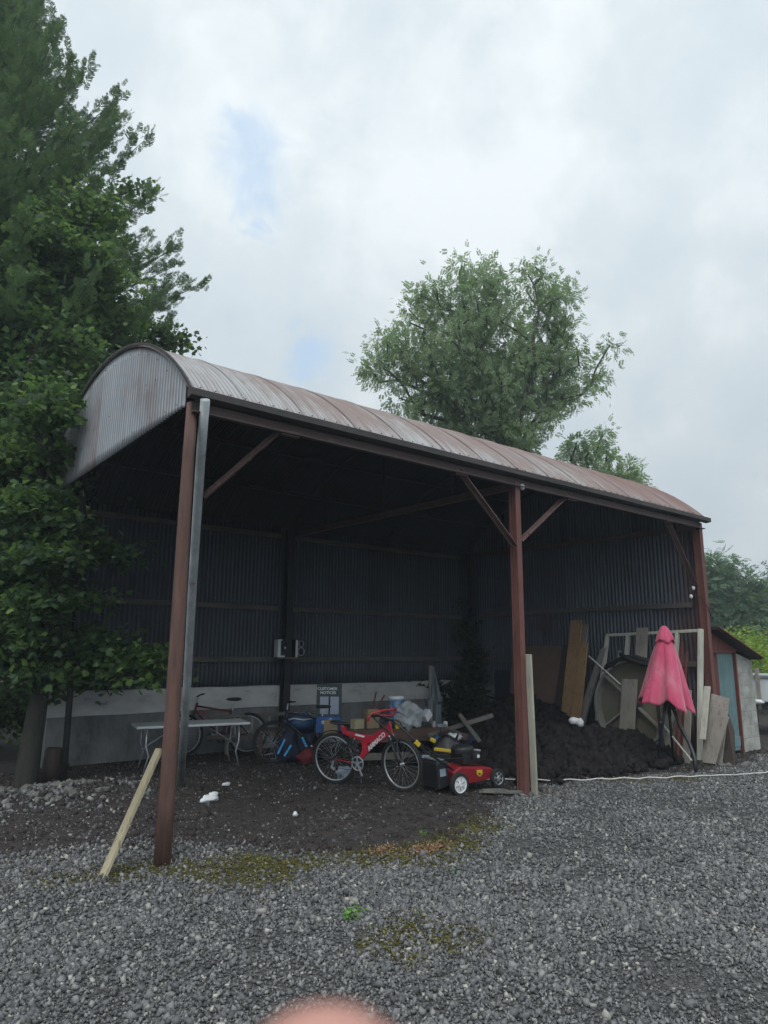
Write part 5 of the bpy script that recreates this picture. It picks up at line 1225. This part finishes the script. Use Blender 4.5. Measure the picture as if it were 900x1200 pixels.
MB().tube([(-.01, .05, .98), (.0, .14, .6), (.06, .31, .02)], .022, 10).build('leg', simple('blue black tube', (.03, .04, .065), (.02, .028, .045), .35), um, True)
MB().tube([(.0, -.02, .98), (.03, -.12, .62), (.0, -.26, .40), (-.13, -.40, .2), (-.20, -.44, -.02)], .028, 10).build('leg', MAT['black'], um, True)
MB().tube([(.0, .02, .98), (.2, .12, .5), (.36, .2, .02)], .022, 10).build('leg', MAT['black'], um, True)
MB().lathe([(0, .88), (.04, .88), (.045, .92), (.045, 1.0), (.03, 1.03), (0, 1.03)], (0, 0, 0), 'Z', 14).build('collar', MAT['black'], um, auto=40)

# ------------------------------------------------------------------ lawn mower
mw = empty('lawn_mower', (6.44, 6.49, 0), 'red petrol lawn mower with white wheels and black grass box near the middle post', 'lawn mower', rz=R(-5), ry=R(-4)); mw.scale = (1.08, 1.08, 1.08)
prof = [(-.26, .10), (-.26, .25), (-.14, .29), (.10, .25), (.30, .22), (.36, .18), (.36, .10)]
vs = []
for y, k_ in ((-.205, .0), (-.185, 1), (.185, 1), (.205, 0)):
    for x, z in prof: vs.append((x, y, z-(.015 if k_ == 0 and z > .14 else 0)))
n_ = len(prof)
MB().add(vs, [(j*n_+i, j*n_+i+1, (j+1)*n_+i+1, (j+1)*n_+i) for j in range(3) for i in range(n_-1)]+[tuple(range(n_)), tuple(range(4*n_-1, 3*n_-1, -1)), (0, n_, 2*n_, 3*n_), (n_-1, 2*n_-1, 3*n_-1, 4*n_-1)]).build('deck', MAT['mowred'], mw, bevel=.015)
def mwheel(x, y, r_, face):
    w_ = bpy.data.objects.new('wheel', None); COL.objects.link(w_); w_.parent = mw; w_.location = (x, y, r_)
    MB().lathe([(r_*.72, -.028), (r_*.95, -.028), (r_, -.018), (r_, .018), (r_*.95, .028), (r_*.72, .028)], (0, 0, 0), 'Y', 30, True).build('tyre', MAT['rubber'], w_, auto=40)
    MB().lathe([(0, -.022), (r_*.15, -.03), (r_*.2, -.022), (r_*.66, -.016), (r_*.74, -.024), (r_*.74, .02), (0, .02)], (0, 0, 0), 'Y', 30).build('hubcap', MAT['white'] if face else MAT['dullsilver'], w_, auto=40)
    mb = MB()
    for k in range(6):
        a = k*math.pi/3+.3
        if face: mb.beam((r_*.25*math.cos(a), -.024, r_*.25*math.sin(a)), (r_*.55*math.cos(a), -.0215, r_*.55*math.sin(a)), .004, .004, (0, 1, 0))
        else: mb.lathe([(0, -.027), (r_*.14, -.027), (r_*.14, -.015), (0, -.015)], (r_*.47*math.cos(a), 0, r_*.47*math.sin(a)), 'Y', 10)
    mb.build('hub_pattern', MAT['black'], w_)
mwheel(-.22, -.25, .125, True); mwheel(.36, -.24, .10, False); mwheel(-.22, .25, .125, True); mwheel(.36, .24, .10, False)
MB().prism([(.08, .225), (.16, .215), (.16, .175), (.12, .145), (.08, .175)], -.216, -.204).build('shield_badge', MAT['yellow'], mw)
MB().prism([(.098, .195), (.122, .19), (.132, .175), (.12, .162), (.102, .175)], -.219, -.2165).build('badge_mark', MAT['black'], mw)
eb = MB().box((.10, 0, .34), (.26, .24, .12)).lathe([(0, .39), (.12, .39), (.135, .40), (.135, .455), (.11, .475), (0, .48)], (.06, 0, 0), 'Z', 24).box((.14, -.13, .36), (.10, .06, .08)).build('engine', MAT['black'], mw, bevel=.012)
MB().lathe([(0, -.165), (.02, -.165), (.02, -.15), (0, -.15)], (.16, 0, .36), 'Y', 12).build('fuel_primer', MAT['white'], mw)
MB().box((.24, .0, .40), (.16, .06, .02), rot(0, 10)).build('air_cover', MAT['dullsilver'], mw, bevel=.004)
MB().prism([(-.43, .08), (-.45, .36), (-.41, .39), (-.28, .37), (-.265, .10)], -.15, .15).build('grass_box', MAT['black'], mw, bevel=.02)
MB().box((-.37, -.156, .26), (.08, .006, .08)).build('sticker', MAT['pane'], mw)
MB().prism([(-.43, .392), (-.30, .376), (-.30, .386), (-.43, .404)], -.1, .1).build('box_handle', MAT['dullsilver'], mw)
for s_ in (-1, 1): MB().tube([(-.26, s_*.2, .28), (-.62, s_*.21, .52), (-1.02, s_*.2, .90)], .0125, 10).build('handle_tube', MAT['black'], mw, True)
MB().tube([(-1.02, -.2, .90), (-1.06, -.17, .93), (-1.07, 0, .94), (-1.06, .17, .93), (-1.02, .2, .90)], .0125, 10).build('handle_bar', MAT['black'], mw, True)
MB().tube([(-1.0, .1, .9), (-.8, .19, .66), (-.45, .2, .42), (-.1, .1, .38)], .005, 6).tube([(-1.03, -.1, .93), (-.7, -.22, .62), (-.4, -.22, .42), (0, -.1, .36)], .005, 6).build('control_cable', MAT['dark_steel'], mw, True)
MB().box((-.74, -.21, .63), (.07, .03, .05), rot(0, 45)).build('cable_clip', MAT['yellow'], mw, bevel=.004)
# black and yellow machine behind
vc = empty('pressure_washer', (6.86, 7.18, 0), 'black machine with yellow trim standing behind the mower grass box', 'machine', rz=R(-38))
MB().blob((0, 0, .3), (.44, .32, .46), 21, .15, 3).build('body', MAT['black'], vc, True)
MB().box((-.02, -.17, .37), (.34, .03, .045), rot(0, 6)).build('trim', MAT['yellow'], vc, bevel=.008)
MB().box((-.20, -.15, .50), (.08, .06, .05), rot(0, 25)).build('catch', MAT['yellow'], vc, bevel=.008)
MB().lathe([(0, -.05), (.13, -.05), (.15, -.03), (.15, .03), (.13, .05), (0, .05)], (-.24, -.12, .15), 'Y', 22).build('wheel', MAT['rubber'], vc, auto=40)
MB().tube([(.12, -.1, .5), (.16, -.1, .6), (.02, -.1, .64), (-.12, -.1, .56)], .02, 8).build('handle', MAT['black'], vc, True)
MB().box((-.30, -.15, .24), (.11, .05, .15)).build('white_label', MAT['pane'], vc, bevel=.01)
MB().box((-.26, -.14, .07), (.05, .05, .07)).build('foot', MAT['yellow'], vc, bevel=.01)
# flat mossy stones and stick by the post
for k, (x, y, d, lab) in enumerate(((6.55, 6.03, (.42, .2, .05), 'flat mossy stone on the ground in front of the mower'), (6.72, 5.78, (.46, .10, .05), 'long thin stone half buried left of the middle post'))):
    o = MB().blob((0, 0, 0), d, 70+k, .3, 3).build('flat_stone', MAT['stone_pale']); o.location = (x, y, .03); o.rotation_euler = (0, 0, R(-40)); tag(o, lab, 'stone')

# rope, litter, weeds
rp_ = []
ctrl = [(7.02, 6.6, .05), (7.4, 6.35, .03), (7.55, 6.17, .02), (8.0, 5.85, .02), (8.5, 5.55, .03), (9.0, 5.28, .02), (9.6, 5.0, .02), (10.2, 4.72, .03), (10.8, 4.55, .02), (11.5, 4.3, .02), (12.6, 3.9, .02)]
for (a, b_) in zip(ctrl, ctrl[1:]):
    for k in range(14):
        f = k/14; s_ = a[0]+(b_[0]-a[0])*f; x = s_; y = a[1]+(b_[1]-a[1])*f
        rp_.append((x, y+.06*fbm(x, 0, 2.3, 2)+.022*math.sin(x*17+2*math.sin(x*3)), gh(x, y)+.028+.012*abs(math.sin(x*9))))
o = MB().tube(rp_, .009, 7).build('rope', MAT['rope'], None, True); tag(o, 'kinked white rope lying on the ground from the mower across in front of the turf', 'rope')
o = MB().blob((0, 0, 0), (.20, .10, .08), 80, .4, 3).blob((.06, .02, .02), (.1, .08, .09), 81, .4, 3).build('plastic_scrap', MAT['white'], None, True); o.location = (3.6, 7.65, .04); tag(o, 'crumpled white plastic scrap on the dark earth right of the front left post', 'litter')
o = MB().blob((0, 0, 0), (.13, .07, .05), 83, .3, 2).build('pale_stone', MAT['white'], None, True); o.location = (4.15, 8.35, .03); tag(o, 'small whitish stone lying on the earth just behind the plastic scrap', 'stone')
o = MB().blob((0, 0, 0), (.06, .05, .05), 84, .3, 2).build('pale_stone', MAT['white'], None, True); o.location = (4.0, 6.45, .03); tag(o, 'single white pebble alone on the dark earth nearest the mossy edge', 'stone')
def weed(loc, n_, s_, lab, mt='weedleaf'):
    e_ = empty('weed', loc, lab, 'weed'); c_ = RNG.normal(size=(n_, 3))*(.045*s_, .045*s_, .02)+np.array((0, 0, .04*s_)); c_[:, 2] = np.abs(c_[:, 2])
    leaves('leaves', MAT[mt], c_, 5, .012, .035*s_, tmpl_blob(), e_, up_bias=.8, tint_mid=.6)
    mb_ = MB()
    for k in range(6): a = random.uniform(0, 6.28); mb_.tube([(0, 0, 0), (.03*s_*math.cos(a), .03*s_*math.sin(a), .06*s_)], .0015, 4)
    mb_.build('stems', MAT['ivy'], e_)
weed((2.84, 3.86, .01), 16, .75, 'small bright green weed alone in the gravel in the foreground')
weed((4.62, 5.15, .0), 14, .5, 'low yellow green weed in the moss edge in front of the barn')
weed((4.05, 4.15, .0), 5, .4, 'tiny green sprig in the gravel to the right of the foreground weed')
# dry orange moss tufts
tf = np.column_stack([RNG.normal(4.30, .13, 160), RNG.normal(4.74, .05, 160), np.full(160, .015)])
tf = np.concatenate([tf, np.column_stack([RNG.normal(3.95, .07, 60), RNG.normal(4.95, .03, 60), np.full(60, .015)])])
MAT['drymoss'] = leafmat('dry moss', (.16, .09, .05), (.28, .16, .09), (.4, .26, .16), .2)
o = leaves('dry_moss', MAT['drymoss'], tf, 6, .02, .022, tmpl_blob(), None, up_bias=.6, tint_mid=.5); tag(o, 'dry orange moss tufts at the edge between gravel and barn floor', 'moss', kind='stuff')
mc = []
for (x, y) in scatter(22000, -.2, 10.5, 3.0, 7.0, lambda x, y: min(1, 1.3*moss_f(x, y))): mc.append((x, y, gh(x, y)+.016))
MAT['mossm'] = leafmat('green brown moss', (.045, .035, .014), (.10, .088, .02), (.20, .18, .03), .15)
o = leaves('moss', MAT['mossm'], np.array(mc), 6, .022, .02, tmpl_blob(), None, up_bias=.7, tint_mid=.4, tint_sd=.25, sq=.2); tag(o, 'low green brown moss growing along the gravel edge', 'moss', kind='stuff')

# ------------------------------------------------------------------ fingertip at the foot of the lens
def atcam(x, y, w): return Vector((0, 0, 1.7))+(fw*800.9+rt*(x-450)+up*(600-y))*(w/800.9)
tipc = atcam(380, 1272, .060)
e = empty('fingertip', tipc, 'blurred pink fingertip poking into the bottom edge of the view', 'finger')
d_ = (-up*.9+rt*.05-fw*.25).normalized(); side = d_.cross(fw).normalized(); fr2 = side.cross(d_)
mb = MB(); vs = []; prof = [(0, .0001), (.0008, .0035), (.0025, .0058), (.005, .0073), (.010, .0082), (.018, .0085), (.026, .0088), (.036, .0095), (.046, .009)]
for (l, r_) in prof:
    for k in range(20):
        a = 2*math.pi*k/20; p = d_*(l-.006)+side*(r_*1.1*math.cos(a))+fr2*(r_*.85*math.sin(a)); vs.append(p)
n_ = 20
mb.add(vs, [(j*n_+i, j*n_+(i+1) % n_, (j+1)*n_+(i+1) % n_, (j+1)*n_+i) for j in range(len(prof)-1) for i in range(n_)]+[tuple(range(n_-1, -1, -1)), tuple((len(prof)-1)*n_+k for k in range(n_))]).build('skin', MAT['skin'], e, True)
mb = MB(); vs = []
for j in range(6):
    for i in range(7):
        a = R(50+80*i/6); l = .003+.010*j/5; r_ = .0089*(.7 if j == 0 else 1); vs.append(d_*(l-.006)+side*(r_*1.1*math.cos(a))*(.8 if j == 0 else 1)+fr2*(r_*.87*math.sin(a)))
mb.add(vs, [(j*7+i, j*7+i+1, (j+1)*7+i+1, (j+1)*7+i) for j in range(5) for i in range(6)]).build('nail', simple('nail', (.75, .5, .42), (.7, .45, .38), .3), e, True)

# ------------------------------------------------------------------ haze volume added to imitate lens veil
gx0 = max(abs(v) for v in (xs[0], xs[-1], ys[0], ys[-1]))+5
hz = MB().box((0, 0, 14), (2*gx0, 2*gx0, 31)).build('haze', MAT['white'])
hm = bpy.data.materials.new('haze'); hm.use_nodes = True; ht = hm.node_tree; ht.nodes.clear()
ho = ht.nodes.new('ShaderNodeOutputMaterial'); hv = ht.nodes.new('ShaderNodeVolumePrincipled'); ht.links.new(hv.outputs[0], ho.inputs['Volume'])
hv.inputs['Color'].default_value = (.80, .90, 1, 1); hv.inputs['Density'].default_value = .0022; hv.inputs['Anisotropy'].default_value = .2
hz.data.materials.clear(); hz.data.materials.append(hm); tag(hz, 'thin haze added over the whole yard to imitate lens veil', 'haze', kind='stuff')
